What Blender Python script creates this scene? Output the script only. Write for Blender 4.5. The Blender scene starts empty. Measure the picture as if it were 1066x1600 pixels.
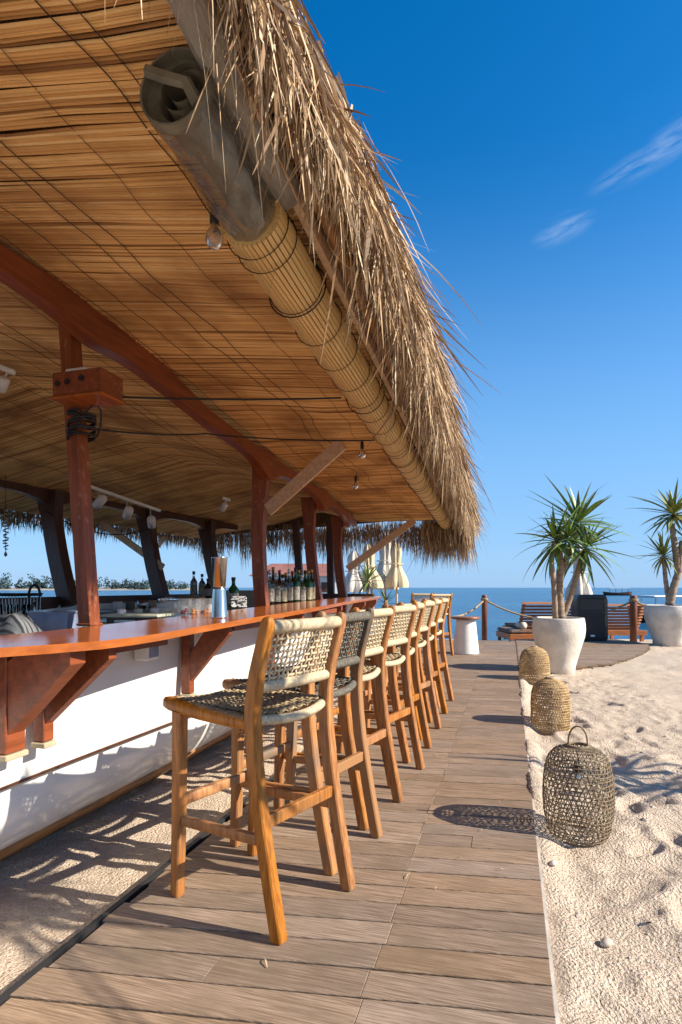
import bpy, math, random
import numpy as np
from mathutils import Vector, Matrix, Euler
random.seed(7)
rng = np.random.RandomState(11)
sc = bpy.context.scene
COL = sc.collection
R = math.radians

# ------------------------------------------------------------------ camera, sky, sun, exposure
EYE, FPX, CXP, HYP = 1.15, 900.0, 533.0, 918.0
cd = bpy.data.cameras.new('camera')
cd.sensor_fit = 'VERTICAL'; cd.sensor_height = 36.0; cd.sensor_width = 36.0
cd.lens = FPX / 1600.0 * 36.0
cd.shift_y = (HYP - 800.0) / 1600.0
cd.clip_start = 0.05; cd.clip_end = 20000.0
cam = bpy.data.objects.new('camera', cd); COL.objects.link(cam)
cam.location = (0, 0, EYE); cam.rotation_euler = (R(90), 0, 0)
sc.camera = cam

SUN_EL = R(32.0)
SUN_AZ = R(105.0)                       # clockwise from +Y
world = bpy.data.worlds.new('World'); sc.world = world; world.use_nodes = True
wn = world.node_tree; wn.nodes.clear()
def wnode(t, **k):
    n = wn.nodes.new(t)
    for a, b in k.items(): setattr(n, a, b)
    return n
w_out = wnode('ShaderNodeOutputWorld'); w_bg = wnode('ShaderNodeBackground')
w_sky = wnode('ShaderNodeTexSky', sky_type='NISHITA')
w_sky.sun_disc = False; w_sky.sun_elevation = SUN_EL; w_sky.sun_rotation = SUN_AZ
w_sky.altitude = 0; w_sky.air_density = 1.0; w_sky.dust_density = 0.35; w_sky.ozone_density = 4.0
w_hs = wnode('ShaderNodeHueSaturation'); w_hs.inputs['Saturation'].default_value = 1.36
w_hs.inputs['Hue'].default_value = 0.5
w_bg.inputs['Strength'].default_value = 0.110
wn.links.new(w_sky.outputs[0], w_hs.inputs['Color'])
# thin high cirrus, placed by direction
w_tc = wnode('ShaderNodeTexCoord')
# paler blue air towards the horizon, the same all round
w_sep = wnode('ShaderNodeSeparateXYZ'); wn.links.new(w_tc.outputs['Generated'], w_sep.inputs[0])
w_mr = wnode('ShaderNodeMapRange'); w_mr.interpolation_type = 'SMOOTHSTEP'
w_mr.inputs['From Min'].default_value = 0.0; w_mr.inputs['From Max'].default_value = 0.62; w_mr.inputs['To Min'].default_value = 0.85; w_mr.inputs['To Max'].default_value = 0.0
wn.links.new(w_sep.outputs[2], w_mr.inputs['Value'])
w_hz = wnode('ShaderNodeMix', data_type='RGBA'); wn.links.new(w_mr.outputs[0], w_hz.inputs['Factor'])
wn.links.new(w_hs.outputs[0], w_hz.inputs['A']); w_hz.inputs['B'].default_value = (1.45, 2.75, 4.7, 1)
prev = w_hz.outputs['Result']
def cloud(prev, d, rad, stretch, dens, seed):
    d = Vector(d).normalized()
    side = d.cross(Vector((0, 0, 1))).normalized(); up = side.cross(d)
    ang = R(13)
    a1 = side * math.cos(ang) + up * math.sin(ang); a2 = up * math.cos(ang) - side * math.sin(ang)
    def dot(v):
        n = wnode('ShaderNodeVectorMath', operation='DOT_PRODUCT'); n.inputs[1].default_value = v
        wn.links.new(w_tc.outputs['Generated'], n.inputs[0]); return n.outputs['Value']
    def mth(op, a, b=None, c=None):
        n = wnode('ShaderNodeMath', operation=op)
        for i, x in enumerate((a, b, c)):
            if x is None: continue
            if isinstance(x, (int, float)): n.inputs[i].default_value = x
            else: wn.links.new(x, n.inputs[i])
        return n.outputs[0]
    u, v, w = dot(a1), dot(a2), dot(d)
    uu = mth('DIVIDE', u, rad * stretch); vv = mth('DIVIDE', v, rad)
    r2 = mth('ADD', mth('MULTIPLY', uu, uu), mth('MULTIPLY', vv, vv))
    fall = mth('SUBTRACT', 1.0, r2)
    front = mth('GREATER_THAN', w, 0.3)
    cmb = wnode('ShaderNodeCombineXYZ')
    wn.links.new(mth('MULTIPLY', u, 16.0), cmb.inputs[0]); wn.links.new(mth('MULTIPLY', v, 85.0), cmb.inputs[1])
    cmb.inputs[2].default_value = seed
    nz = wnode('ShaderNodeTexNoise'); nz.inputs['Scale'].default_value = 1.0; nz.inputs['Detail'].default_value = 7.0
    nz.inputs['Roughness'].default_value = 0.62; nz.inputs['Distortion'].default_value = 0.6
    wn.links.new(cmb.outputs[0], nz.inputs['Vector'])
    m = mth('MULTIPLY', mth('SUBTRACT', nz.outputs[0], 0.36), 3.0)
    m = mth('MULTIPLY', mth('MAXIMUM', m, 0.0), mth('POWER', mth('MAXIMUM', fall, 0.0), 1.6))
    m = mth('MINIMUM', mth('MULTIPLY', mth('MULTIPLY', m, front), dens), 0.75)
    mx = wnode('ShaderNodeMix', data_type='RGBA'); wn.links.new(m, mx.inputs['Factor'])
    wn.links.new(prev, mx.inputs['A']); mx.inputs['B'].default_value = (5.2, 5.6, 6.2, 1)
    return mx.outputs['Result']
def pdir(px, py): return ((px - CXP) / FPX, 1.0, (HYP - py) / FPX)
prev = cloud(prev, pdir(1000, 258), 0.020, 3.6, 0.19, 1.3)
prev = cloud(prev, pdir(880, 358), 0.022, 2.2, 0.20, 14.1)
prev = cloud(prev, pdir(1062, 212), 0.026, 1.8, 0.17, 7.7)
prev = cloud(prev, pdir(1700, 300), 0.06, 2.2, 0.5, 9.7)
wn.links.new(prev, w_bg.inputs['Color']); wn.links.new(w_bg.outputs[0], w_out.inputs[0])

sd = bpy.data.lights.new('sun', 'SUN'); sd.energy = 5.0; sd.angle = R(0.5); sd.color = (1.0, 0.90, 0.76)
sun = bpy.data.objects.new('sun', sd); COL.objects.link(sun)
to_sun = Vector((math.sin(SUN_AZ) * math.cos(SUN_EL), math.cos(SUN_AZ) * math.cos(SUN_EL), math.sin(SUN_EL)))
sun.rotation_euler = to_sun.to_track_quat('Z', 'Y').to_euler()
sun.location = (8, -2, 9)
sc.view_settings.view_transform = 'Standard'; sc.view_settings.look = 'None'
sc.view_settings.gamma = 1.0; sc.view_settings.use_curve_mapping = False
sc.view_settings.exposure = 0.90
sc.cycles.max_bounces = 8; sc.cycles.diffuse_bounces = 5; sc.cycles.transparent_max_bounces = 8
sc.cycles.use_denoising = True

# ------------------------------------------------------------------ frames and helpers
UX, UY = 0.2807, 0.9598                # walkway direction u; r is its right-hand normal
OX = 0.122
FRAME_ROT = -math.atan2(UX, UY)
def W(t, s, z=0.0): return Vector((OX + t * UY + s * UX, -t * UX + s * UY, z))
def G(px, py, z=0.0):
    Y = FPX * (EYE - z) / (py - HYP); return Vector(((px - CXP) / FPX * Y, Y, z))
def TS(v):
    dx, dy = v[0] - OX, v[1]; return dx * UY - dy * UX, dx * UX + dy * UY

class MB:
    def __init__(self): self.v, self.f = [], []
    def add(self, vs, fs):
        o = len(self.v); self.v.extend([tuple(p) for p in vs]); self.f.extend([tuple(i + o for i in q) for q in fs]); return self
    def box(self, c, size, rot=None, bev=0.0):
        hx, hy, hz = size[0] / 2, size[1] / 2, size[2] / 2
        m = rot.to_matrix() if isinstance(rot, Euler) else (rot or Matrix.Identity(3))
        c = Vector(c)
        if bev <= 0:
            P = [(x, y, z) for x in (-hx, hx) for y in (-hy, hy) for z in (-hz, hz)]
            F = [(0, 1, 3, 2), (4, 6, 7, 5), (0, 4, 5, 1), (2, 3, 7, 6), (0, 2, 6, 4), (1, 5, 7, 3)]
        else:
            b = min(bev, hx * .9, hy * .9, hz * .9); P = []; F = []
            def ring(z, i): return [(-hx + i, -hy, z), (hx - i, -hy, z), (hx, -hy + i, z), (hx, hy - i, z), (hx - i, hy, z), (-hx + i, hy, z), (-hx, hy - i, z), (-hx, -hy + i, z)]
            def inner(z): return [(x * (1 - b / hx), y * (1 - b / hy), z) for x, y, _ in ring(0, b)]
            P = inner(-hz) + ring(-hz + b, b) + ring(hz - b, b) + inner(hz)
            for k in range(3):
                for i in range(8): F.append((k * 8 + i, k * 8 + (i + 1) % 8, k * 8 + 8 + (i + 1) % 8, k * 8 + 8 + i))
            F.append(tuple(range(7, -1, -1))); F.append(tuple(range(24, 32)))
        return self.add([m @ Vector(p) + c for p in P], F)
    def tube(self, path, rad, n=8, caps=True, ref=None, flat=1.0, ph=0.0):
        path = [Vector(p) for p in path]; K = len(path)
        rs = rad if isinstance(rad, (list, tuple)) else [rad] * K
        ref = Vector(ref) if ref is not None else None
        o = len(self.v); nprev = None
        for i, p in enumerate(path):
            d = (path[min(i + 1, K - 1)] - path[max(i - 1, 0)])
            d = d.normalized() if d.length > 1e-9 else Vector((0, 0, 1))
            if ref is not None: a = ref - d * ref.dot(d)
            elif nprev is None:
                a = Vector((0, 0, 1)) if abs(d.z) < .9 else Vector((1, 0, 0)); a = a - d * a.dot(d)
            else: a = nprev - d * nprev.dot(d)
            a.normalize(); nprev = a; b = d.cross(a)
            r = rs[i]; r1, r2 = (r if isinstance(r, tuple) else (r, r * flat))
            for j in range(n):
                t = 2 * math.pi * j / n + ph
                self.v.append(tuple(p + a * (r1 * math.cos(t)) + b * (r2 * math.sin(t))))
        for i in range(K - 1):
            for j in range(n):
                self.f.append((o + i * n + j, o + i * n + (j + 1) % n, o + (i + 1) * n + (j + 1) % n, o + (i + 1) * n + j))
        if caps:
            self.f.append(tuple(o + j for j in range(n - 1, -1, -1))); self.f.append(tuple(o + (K - 1) * n + j for j in range(n)))
        return self
    def bar(self, path, secs, ref, ch=0.22):
        """square-ish section bar with chamfered corners; secs: (w along ref, d across)"""
        path = [Vector(p) for p in path]; K = len(path); o = len(self.v); ref = Vector(ref)
        for i, p in enumerate(path):
            d = (path[min(i + 1, K - 1)] - path[max(i - 1, 0)]).normalized()
            a = (ref - d * ref.dot(d)).normalized(); b = d.cross(a)
            w, h = secs[i] if isinstance(secs, list) else secs
            w, h = w / 2, h / 2; c = ch * min(w, h) * 2
            for (x, y) in ((-w + c, -h), (w - c, -h), (w, -h + c), (w, h - c), (w - c, h), (-w + c, h), (-w, h - c), (-w, -h + c)):
                self.v.append(tuple(p + a * x + b * y))
        for i in range(K - 1):
            for j in range(8): self.f.append((o + i * 8 + j, o + i * 8 + (j + 1) % 8, o + i * 8 + 8 + (j + 1) % 8, o + i * 8 + 8 + j))
        self.f.append(tuple(o + j for j in range(7, -1, -1))); self.f.append(tuple(o + (K - 1) * 8 + j for j in range(8)))
        return self
    def lathe(self, prof, n=24, c=(0, 0, 0), cap0=True, cap1=True, wob=None):
        o = len(self.v); K = len(prof)
        for r, z in prof:
            for j in range(n):
                t = 2 * math.pi * j / n; q = r * (1 + (wob(t, z) if wob else 0))
                self.v.append((c[0] + q * math.cos(t), c[1] + q * math.sin(t), c[2] + z))
        for i in range(K - 1):
            for j in range(n): self.f.append((o + i * n + j, o + i * n + (j + 1) % n, o + (i + 1) * n + (j + 1) % n, o + (i + 1) * n + j))
        if cap0: self.f.append(tuple(o + j for j in range(n - 1, -1, -1)))
        if cap1: self.f.append(tuple(o + (K - 1) * n + j for j in range(n)))
        return self
    def prism(self, poly, z0, z1, f=None):
        """polygon (x,y) extruded from z0 to z1; f maps (x,y,z)"""
        n = len(poly); f = f or (lambda x, y, z: (x, y, z))
        vs = [f(x, y, z0) for x, y in poly] + [f(x, y, z1) for x, y in poly]
        fs = [tuple(range(n - 1, -1, -1)), tuple(range(n, 2 * n))] + [(i, (i + 1) % n, n + (i + 1) % n, n + i) for i in range(n)]
        return self.add(vs, fs)
    def grid(self, rows):
        o = len(self.v); K, n = len(rows), len(rows[0])
        for r in rows: self.v.extend([tuple(p) for p in r])
        for i in range(K - 1):
            for j in range(n - 1): self.f.append((o + i * n + j, o + i * n + j + 1, o + (i + 1) * n + j + 1, o + (i + 1) * n + j))
        return self
    def mesh(self, name, mat=None, smooth=False):
        me = bpy.data.meshes.new(name); me.from_pydata(self.v, [], self.f)
        if mat: me.materials.append(mat)
        if smooth: me.polygons.foreach_set('use_smooth', [True] * len(me.polygons))
        me.update(); return me
    def build(self, name, mat=None, parent=None, smooth=False, **k):
        return put(name, self.mesh(name, mat, smooth), parent, **k)

def np_mesh(name, V, F, mat, smooth=False):
    """V (n,3) array, F (m,4) quads"""
    me = bpy.data.meshes.new(name)
    me.vertices.add(len(V)); me.vertices.foreach_set('co', np.asarray(V, np.float32).ravel())
    F = np.asarray(F, np.int32); k = F.shape[1]
    me.loops.add(F.size); me.loops.foreach_set('vertex_index', F.ravel())
    me.polygons.add(len(F)); me.polygons.foreach_set('loop_start', np.arange(0, F.size, k, dtype=np.int32))
    me.polygons.foreach_set('loop_total', np.full(len(F), k, np.int32))
    if smooth: me.polygons.foreach_set('use_smooth', np.ones(len(F), bool))
    me.materials.append(mat); me.update(calc_edges=True); me.validate(); return me
def tone(me, vals):
    a = me.attributes.new('tone', 'FLOAT', 'POINT'); a.data.foreach_set('value', np.asarray(vals, np.float32)); return me
def put(name, me, parent=None, loc=None, rot=None, scale=None, kind=None, label=None, cat=None, group=None):
    o = bpy.data.objects.new(name, me); COL.objects.link(o)
    if parent is not None: o.parent = parent
    if loc is not None: o.location = loc
    if rot is not None: o.rotation_euler = rot
    if scale is not None: o.scale = scale
    if kind: o['kind'] = kind
    if label: o['label'] = label
    if cat: o['category'] = cat
    if group: o['group'] = group
    return o
def thing(name, label, cat, loc=(0, 0, 0), rotz=0.0, group=None):
    o = put(name, None, None, loc, (0, 0, rotz), None, None, label, cat, group)
    o.empty_display_size = .1
    return o
def bshade(o, ang=35):
    me = o.data; me.polygons.foreach_set('use_smooth', [True] * len(me.polygons))
    try: me.set_sharp_from_angle(angle=R(ang))
    except Exception: pass
    return o
def copy_tree(o, parent=None):
    c = o.copy(); COL.objects.link(c)
    if parent is not None: c.parent = parent
    for ch in list(o.children): copy_tree(ch, c)
    return c

_tab = np.random.RandomState(5).rand(64, 256, 256).astype(np.float32)
def vn(x, y, seed=0):
    x = np.asarray(x, float); y = np.asarray(y, float)
    xi = np.floor(x).astype(int); yi = np.floor(y).astype(int); fx = x - xi; fy = y - yi
    fx = fx * fx * (3 - 2 * fx); fy = fy * fy * (3 - 2 * fy); T = _tab[seed % 64]
    a = T[xi & 255, yi & 255]; b = T[(xi + 1) & 255, yi & 255]; c = T[xi & 255, (yi + 1) & 255]; d = T[(xi + 1) & 255, (yi + 1) & 255]
    return (a * (1 - fx) + b * fx) * (1 - fy) + (c * (1 - fx) + d * fx) * fy - .5

# ------------------------------------------------------------------ materials
def nn(nt, t, **k):
    n = nt.nodes.new(t)
    for a, b in k.items(): setattr(n, a, b)
    return n
def M(name, c1, c2=None, rough=.6, scale=6.0, stretch=(1, 1, 1), bump=0.0, bscale=60.0, bstretch=None, metal=0.0, spec=.5,
      trans=0.0, rnd=0.0, coat=0.0, lo=.35, hi=.65, dirt=None, dscale=2.0, dlo=.5, dhi=.75, detail=5.0, coord='Object', ior=1.45, bdist=.01, sub=0.0, hrnd=0.0, alpha=1.0, tonec=None, tmix=.6):
    m = bpy.data.materials.new(name); m.use_nodes = True; nt = m.node_tree; L = nt.links.new
    b = nt.nodes['Principled BSDF']
    tc = nn(nt, 'ShaderNodeTexCoord'); oi = nn(nt, 'ShaderNodeObjectInfo')
    mp = nn(nt, 'ShaderNodeMapping'); mp.inputs['Scale'].default_value = stretch
    add = nn(nt, 'ShaderNodeVectorMath', operation='MULTIPLY_ADD'); add.inputs[1].default_value = (37, 53, 71)
    cb = nn(nt, 'ShaderNodeCombineXYZ')
    for i in range(3): L(oi.outputs['Random'], cb.inputs[i])
    L(cb.outputs[0], add.inputs[0]); L(tc.outputs[coord], add.inputs[2])
    src = add.outputs[0] if (rnd or hrnd) else tc.outputs[coord]
    L(src, mp.inputs['Vector'])
    nz = nn(nt, 'ShaderNodeTexNoise'); nz.inputs['Scale'].default_value = scale; nz.inputs['Detail'].default_value = detail
    nz.inputs['Roughness'].default_value = .62
    L(mp.outputs[0], nz.inputs['Vector'])
    cr = nn(nt, 'ShaderNodeValToRGB'); c2 = c2 or tuple(x * .6 for x in c1)
    cr.color_ramp.elements[0].position = lo; cr.color_ramp.elements[0].color = (*c2, 1)
    cr.color_ramp.elements[1].position = hi; cr.color_ramp.elements[1].color = (*c1, 1)
    L(nz.outputs[0], cr.inputs[0]); out = cr.outputs[0]
    if tonec:                              # per-piece colour variation from a stored attribute
        at_ = nn(nt, 'ShaderNodeAttribute'); at_.attribute_name = 'tone'
        c3 = nn(nt, 'ShaderNodeValToRGB')
        while len(c3.color_ramp.elements) < len(tonec): c3.color_ramp.elements.new(.5)
        for e, (pos, cc) in zip(c3.color_ramp.elements, tonec): e.position = pos; e.color = (*cc, 1)
        L(at_.outputs['Fac'], c3.inputs[0])
        mt = nn(nt, 'ShaderNodeMix', data_type='RGBA'); mt.inputs['Factor'].default_value = tmix
        L(out, mt.inputs['A']); L(c3.outputs[0], mt.inputs['B']); out = mt.outputs['Result']
    if dirt:
        n2 = nn(nt, 'ShaderNodeTexNoise'); n2.inputs['Scale'].default_value = dscale; n2.inputs['Detail'].default_value = 6
        L(src, n2.inputs['Vector'])
        r2 = nn(nt, 'ShaderNodeMapRange'); r2.inputs['From Min'].default_value = dlo; r2.inputs['From Max'].default_value = dhi
        L(n2.outputs[0], r2.inputs['Value'])
        mx = nn(nt, 'ShaderNodeMix', data_type='RGBA'); L(r2.outputs[0], mx.inputs['Factor']); L(out, mx.inputs['A']); mx.inputs['B'].default_value = (*dirt, 1)
        out = mx.outputs['Result']
    if rnd or hrnd:
        hs = nn(nt, 'ShaderNodeHueSaturation')
        mr = nn(nt, 'ShaderNodeMapRange'); mr.inputs['To Min'].default_value = 1 - rnd; mr.inputs['To Max'].default_value = 1 + rnd
        L(oi.outputs['Random'], mr.inputs['Value']); L(mr.outputs[0], hs.inputs['Value'])
        if hrnd:
            ml = nn(nt, 'ShaderNodeMath', operation='MULTIPLY_ADD'); fr = nn(nt, 'ShaderNodeMath', operation='FRACT'); m7 = nn(nt, 'ShaderNodeMath', operation='MULTIPLY'); m7.inputs[1].default_value = 7.31
            L(oi.outputs['Random'], m7.inputs[0]); L(m7.outputs[0], fr.inputs[0]); L(fr.outputs[0], ml.inputs[0])
            ml.inputs[1].default_value = hrnd; ml.inputs[2].default_value = 1 - hrnd / 2; L(ml.outputs[0], hs.inputs['Saturation'])
        L(out, hs.inputs['Color']); out = hs.outputs[0]
    L(out, b.inputs['Base Color'])
    b.inputs['Roughness'].default_value = rough; b.inputs['Metallic'].default_value = metal
    b.inputs['Specular IOR Level'].default_value = spec; b.inputs['IOR'].default_value = ior
    b.inputs['Transmission Weight'].default_value = trans; b.inputs['Coat Weight'].default_value = coat
    b.inputs['Alpha'].default_value = alpha
    if coat: b.inputs['Coat Roughness'].default_value = .08
    if sub:
        b.inputs['Subsurface Weight'].default_value = sub
    if bump:
        bm = nn(nt, 'ShaderNodeBump'); bm.inputs['Strength'].default_value = bump; bm.inputs['Distance'].default_value = bdist
        n3 = nn(nt, 'ShaderNodeTexNoise'); n3.inputs['Scale'].default_value = bscale; n3.inputs['Detail'].default_value = 5
        mp3 = nn(nt, 'ShaderNodeMapping'); mp3.inputs['Scale'].default_value = bstretch or stretch
        L(src, mp3.inputs['Vector']); L(mp3.outputs[0], n3.inputs['Vector'])
        L(n3.outputs[0], bm.inputs['Height']); L(bm.outputs[0], b.inputs['Normal'])
    return m

m_sand = M('sand', (.72, .59, .455), (.59, .47, .355), rough=.95, scale=14, bump=1.0, bscale=95, bdist=.03, spec=.12, detail=10, lo=.3, hi=.7, dirt=(.36, .28, .19), dscale=60, dlo=.56, dhi=.78)
m_deck = M('weathered_plank', (.34, .245, .172), (.168, .112, .073), rough=.72, scale=5, stretch=(1.3, 40, 20), bump=.35, bscale=9, bstretch=(2, 40, 20), rnd=.14, hrnd=.25, lo=.40, hi=.62, dirt=(.19, .135, .088), dscale=4.5, dlo=.48, dhi=.75, detail=8, spec=.3)
m_under = M('dark_underside', (.07, .055, .04), rough=.95)
m_edge = M('black_edging', (.025, .025, .027), rough=.6)
m_teak = M('teak_wood', (.43, .185, .052), (.23, .082, .02), rough=.42, scale=5, stretch=(14, 14, 1.6), bump=.12, bscale=12, bstretch=(20, 20, 2), rnd=.16, hrnd=.2, dirt=(.20, .11, .05), dscale=7, dlo=.52, dhi=.8, spec=.35)
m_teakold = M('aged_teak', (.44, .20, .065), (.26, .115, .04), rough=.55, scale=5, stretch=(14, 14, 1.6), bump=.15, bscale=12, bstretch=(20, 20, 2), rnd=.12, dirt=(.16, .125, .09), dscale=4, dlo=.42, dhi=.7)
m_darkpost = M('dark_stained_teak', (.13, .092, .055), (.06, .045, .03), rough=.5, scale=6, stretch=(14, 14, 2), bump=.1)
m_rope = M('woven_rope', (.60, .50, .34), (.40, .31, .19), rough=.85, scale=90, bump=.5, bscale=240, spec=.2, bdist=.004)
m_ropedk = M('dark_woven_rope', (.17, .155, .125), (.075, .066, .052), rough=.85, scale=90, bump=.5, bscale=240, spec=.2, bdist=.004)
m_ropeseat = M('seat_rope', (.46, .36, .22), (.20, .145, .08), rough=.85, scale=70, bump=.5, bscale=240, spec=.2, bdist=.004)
m_hull = M('white_hull_paint', (.78, .78, .77), (.68, .68, .67), rough=.2, scale=2, stretch=(1, .5, 5), bump=.06, bscale=7, spec=.5, dirt=(.62, .60, .56), dscale=4, dlo=.58, dhi=.9, coat=.25)
m_trim = M('brown_rub_rail', (.42, .19, .06), (.24, .10, .035), rough=.45, scale=5, stretch=(6, 1, 6), bump=.2, bscale=20, dirt=(.12, .09, .06), dscale=6, dlo=.5, dhi=.75)
m_varn = M('varnished_wood', (.40, .115, .024), (.27, .072, .016), rough=.13, scale=4, stretch=(9, .9, 9), bump=.06, bscale=6, spec=.45, coat=.0, dirt=(.30, .10, .03), dscale=3, dlo=.5, dhi=.8)
m_post = M('brown_painted_wood', (.29, .082, .028), (.17, .046, .017), rough=.36, scale=4, stretch=(9, 9, .9), bump=.2, bscale=16, spec=.35, dirt=(.44, .22, .13), dscale=22, dlo=.60, dhi=.8)
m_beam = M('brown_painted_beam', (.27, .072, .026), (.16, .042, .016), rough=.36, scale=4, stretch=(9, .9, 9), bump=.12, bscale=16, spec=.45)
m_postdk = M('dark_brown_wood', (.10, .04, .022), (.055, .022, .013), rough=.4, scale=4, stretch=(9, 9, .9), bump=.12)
m_strut = M('raw_wood_strut', (.68, .47, .30), (.52, .33, .19), rough=.7, scale=5, stretch=(6, 6, 6), bump=.2)
m_reed = M('reed_mat', (.82, .48, .17), (.48, .22, .062), tonec=[(0, (.22, .09, .025)), (.14, (.58, .30, .10)), (.6, (.82, .48, .175)), (1, (.90, .61, .28))], tmix=.9, rough=.62, scale=1.0, stretch=(1.6, 60, 1), bump=.1, bscale=1, bstretch=(8, 160, 1), lo=.3, hi=.66, dirt=(.34, .155, .05), dscale=2.2, dlo=.46, dhi=.72, spec=.35, detail=3)
m_stitch = M('dark_stitch_cord', (.06, .04, .025), rough=.9)
m_blind = M('bamboo_blind', (.74, .50, .21), (.54, .33, .115), rough=.5, scale=3, stretch=(60, 1.2, 60), bump=.15, bscale=30, lo=.3, hi=.7)
m_thatch = M('dry_thatch', (.50, .34, .19), (.20, .115, .055), tonec=[(0, (.10, .055, .028)), (.3, (.27, .16, .085)), (.62, (.50, .35, .20)), (1, (.82, .68, .48))], tmix=.75, rough=.75, scale=1.0, stretch=(46, 46, 5), lo=.30, hi=.70, spec=.25, detail=3)
m_thatchbase = M('thatch_core', (.20, .11, .05), (.07, .04, .02), rough=.95, scale=1, stretch=(60, 60, 6), bump=1.0, bscale=1, bstretch=(80, 80, 8), bdist=.05)
m_plastic = M('clear_plastic_sheet', (.17, .155, .13), (.11, .10, .085), rough=.07, scale=3, stretch=(5, 2, 5), bump=.5, bscale=2.4, bstretch=(6, 2.2, 6), bdist=.05, spec=1.0, coat=1.0, alpha=.55)
m_canvas = M('olive_canvas', (.21, .185, .13), (.13, .115, .08), rough=.7, scale=12, bump=.3, bscale=50)
m_black = M('black_plastic', (.02, .02, .021), (.015, .015, .016), rough=.42, scale=30, bump=.05)
m_cable = M('black_cable', (.02, .02, .02), rough=.5)
m_white = M('white_paint', (.80, .79, .76), (.70, .69, .66), rough=.5, scale=5, bump=.1)
m_pot = M('plaster_pot', (.70, .64, .55), (.55, .49, .40), rough=.85, scale=5, bump=.5, bscale=30, dirt=(.46, .40, .31), dscale=3, dlo=.55, dhi=.85)
m_soil = M('potting_soil', (.07, .05, .035), rough=1)
m_leaf = M('dracaena_leaf', (.20, .28, .065), (.075, .14, .03), rough=.38, scale=3, stretch=(1, 18, 1), rnd=.35, hrnd=.3, spec=.5)
m_leafy = M('yellowing_dracaena_leaf', (.26, .25, .05), (.11, .15, .03), rough=.45, scale=3, stretch=(1, 18, 1), rnd=.3, hrnd=.3)
m_bark = M('palm_bark', (.36, .26, .18), (.20, .14, .095), rough=.9, scale=6, stretch=(1, 1, 7), bump=.6, bscale=18, bstretch=(1, 1, 6))
m_lantdk = M('dark_wicker', (.25, .18, .105), (.13, .10, .06), rough=.7, scale=40, bump=.2)
m_lant = M('tan_wicker', (.52, .36, .17), (.34, .21, .09), rough=.65, scale=30, bump=.2)
m_lanttop = M('light_wicker', (.44, .34, .20), (.30, .21, .11), rough=.65, scale=30)
m_rustpost = M('rusty_brown_post', (.20, .065, .032), (.12, .04, .02), rough=.5, scale=9, bump=.2)
m_manila = M('manila_rope', (.46, .33, .19), (.26, .17, .09), rough=.9, scale=50, bump=.6, bscale=120)
m_lounger = M('lounger_wood', (.42, .15, .045), (.28, .09, .026), rough=.5, scale=4, stretch=(1, 8, 8), bump=.1, rnd=.1)
m_cushion = M('taupe_cushion', (.16, .11, .085), (.11, .075, .06), rough=.9, scale=10)
m_cream = M('cream_umbrella_cloth', (.66, .53, .33), (.50, .38, .22), rough=.85, scale=4, stretch=(6, 6, 1))
m_whitecloth = M('white_umbrella_cloth', (.62, .57, .50), (.48, .44, .38), rough=.85, scale=4, stretch=(6, 6, 1))
m_steel = M('polished_steel', (.78, .76, .70), (.6, .58, .52), rough=.2, metal=1.0, scale=3)
m_chrome = M('brushed_steel', (.6, .6, .6), (.4, .4, .4), rough=.3, metal=1.0)
m_glass = M('clear_glass', (.95, .97, .96), (.93, .95, .94), rough=.02, trans=1.0)
m_thin = M('thin_glass', (.80, .82, .82), (.74, .77, .77), rough=.05, spec=.9, alpha=.11)
m_gglass = M('green_bottle_glass', (.03, .22, .06), (.02, .14, .04), rough=.04, trans=.75)
m_dglass = M('dark_bottle_glass', (.035, .022, .012), (.02, .013, .008), rough=.06, trans=.3)
m_amber = M('amber_bottle_glass', (.42, .17, .02), (.28, .1, .012), rough=.05, trans=.6)
m_label = M('bottle_label', (.42, .40, .33), (.12, .11, .10), rough=.7, scale=60, rnd=.2)
m_label2 = M('dark_bottle_label', (.10, .13, .16), (.38, .30, .12), rough=.7, scale=50, rnd=.3)
m_capgold = M('gold_cap', (.55, .36, .08), rough=.35, metal=.7)
m_capred = M('red_cap', (.4, .03, .02), rough=.4)
m_cherry = M('red_fruit', (.5, .02, .02), (.3, .01, .01), rough=.3, scale=10)
m_peel = M('orange_peel', (.62, .24, .03), (.42, .12, .015), rough=.5, scale=20)
m_board = M('cutting_board', (.50, .50, .40), (.38, .40, .31), rough=.45, scale=6)
m_bin = M('translucent_bin', (.34, .40, .56), (.22, .27, .40), rough=.25, trans=.15, scale=8)
m_cabin = M('cream_panel', (.46, .38, .25), (.36, .29, .185), rough=.6, scale=3)
m_worktop = M('worktop', (.34, .32, .28), (.22, .21, .18), rough=.35, scale=6)
m_cloth = M('striped_cloth', (.16, .17, .18), (.025, .026, .03), rough=.85, scale=1, stretch=(2, 60, 2), lo=.47, hi=.53, detail=1)
m_zebra = M('zebra_print', (.75, .74, .7), (.03, .03, .03), rough=.5, scale=1, stretch=(40, 40, 90), lo=.49, hi=.51, detail=1)
m_bulb = M('bulb_glass', (.9, .85, .75), (.85, .8, .7), rough=.03, trans=.9)
m_shell = M('shell', (.45, .40, .32), (.22, .18, .13), rough=.5, scale=30)
m_gleaf = M('green_thatch', (.16, .24, .035), (.07, .12, .02), rough=.7, scale=1, stretch=(40, 40, 4))
m_redroof = M('red_roof', (.30, .13, .10), (.22, .09, .07), rough=.7, scale=.7)
m_far = M('hazed_far_trees', (.055, .095, .085), (.03, .055, .06), rough=1, scale=.12)  # distance haze is mixed into this muted tree colour
m_beach = M('far_beach', (.42, .38, .30), rough=1)
m_shellw = M('pale_stone', (.62, .54, .45), (.46, .38, .30), rough=.8, scale=20, rnd=.25)
m_wbase = M('wood_table_top', (.26, .11, .05), (.17, .07, .03), rough=.4, scale=5, stretch=(2, 14, 2))

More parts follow.
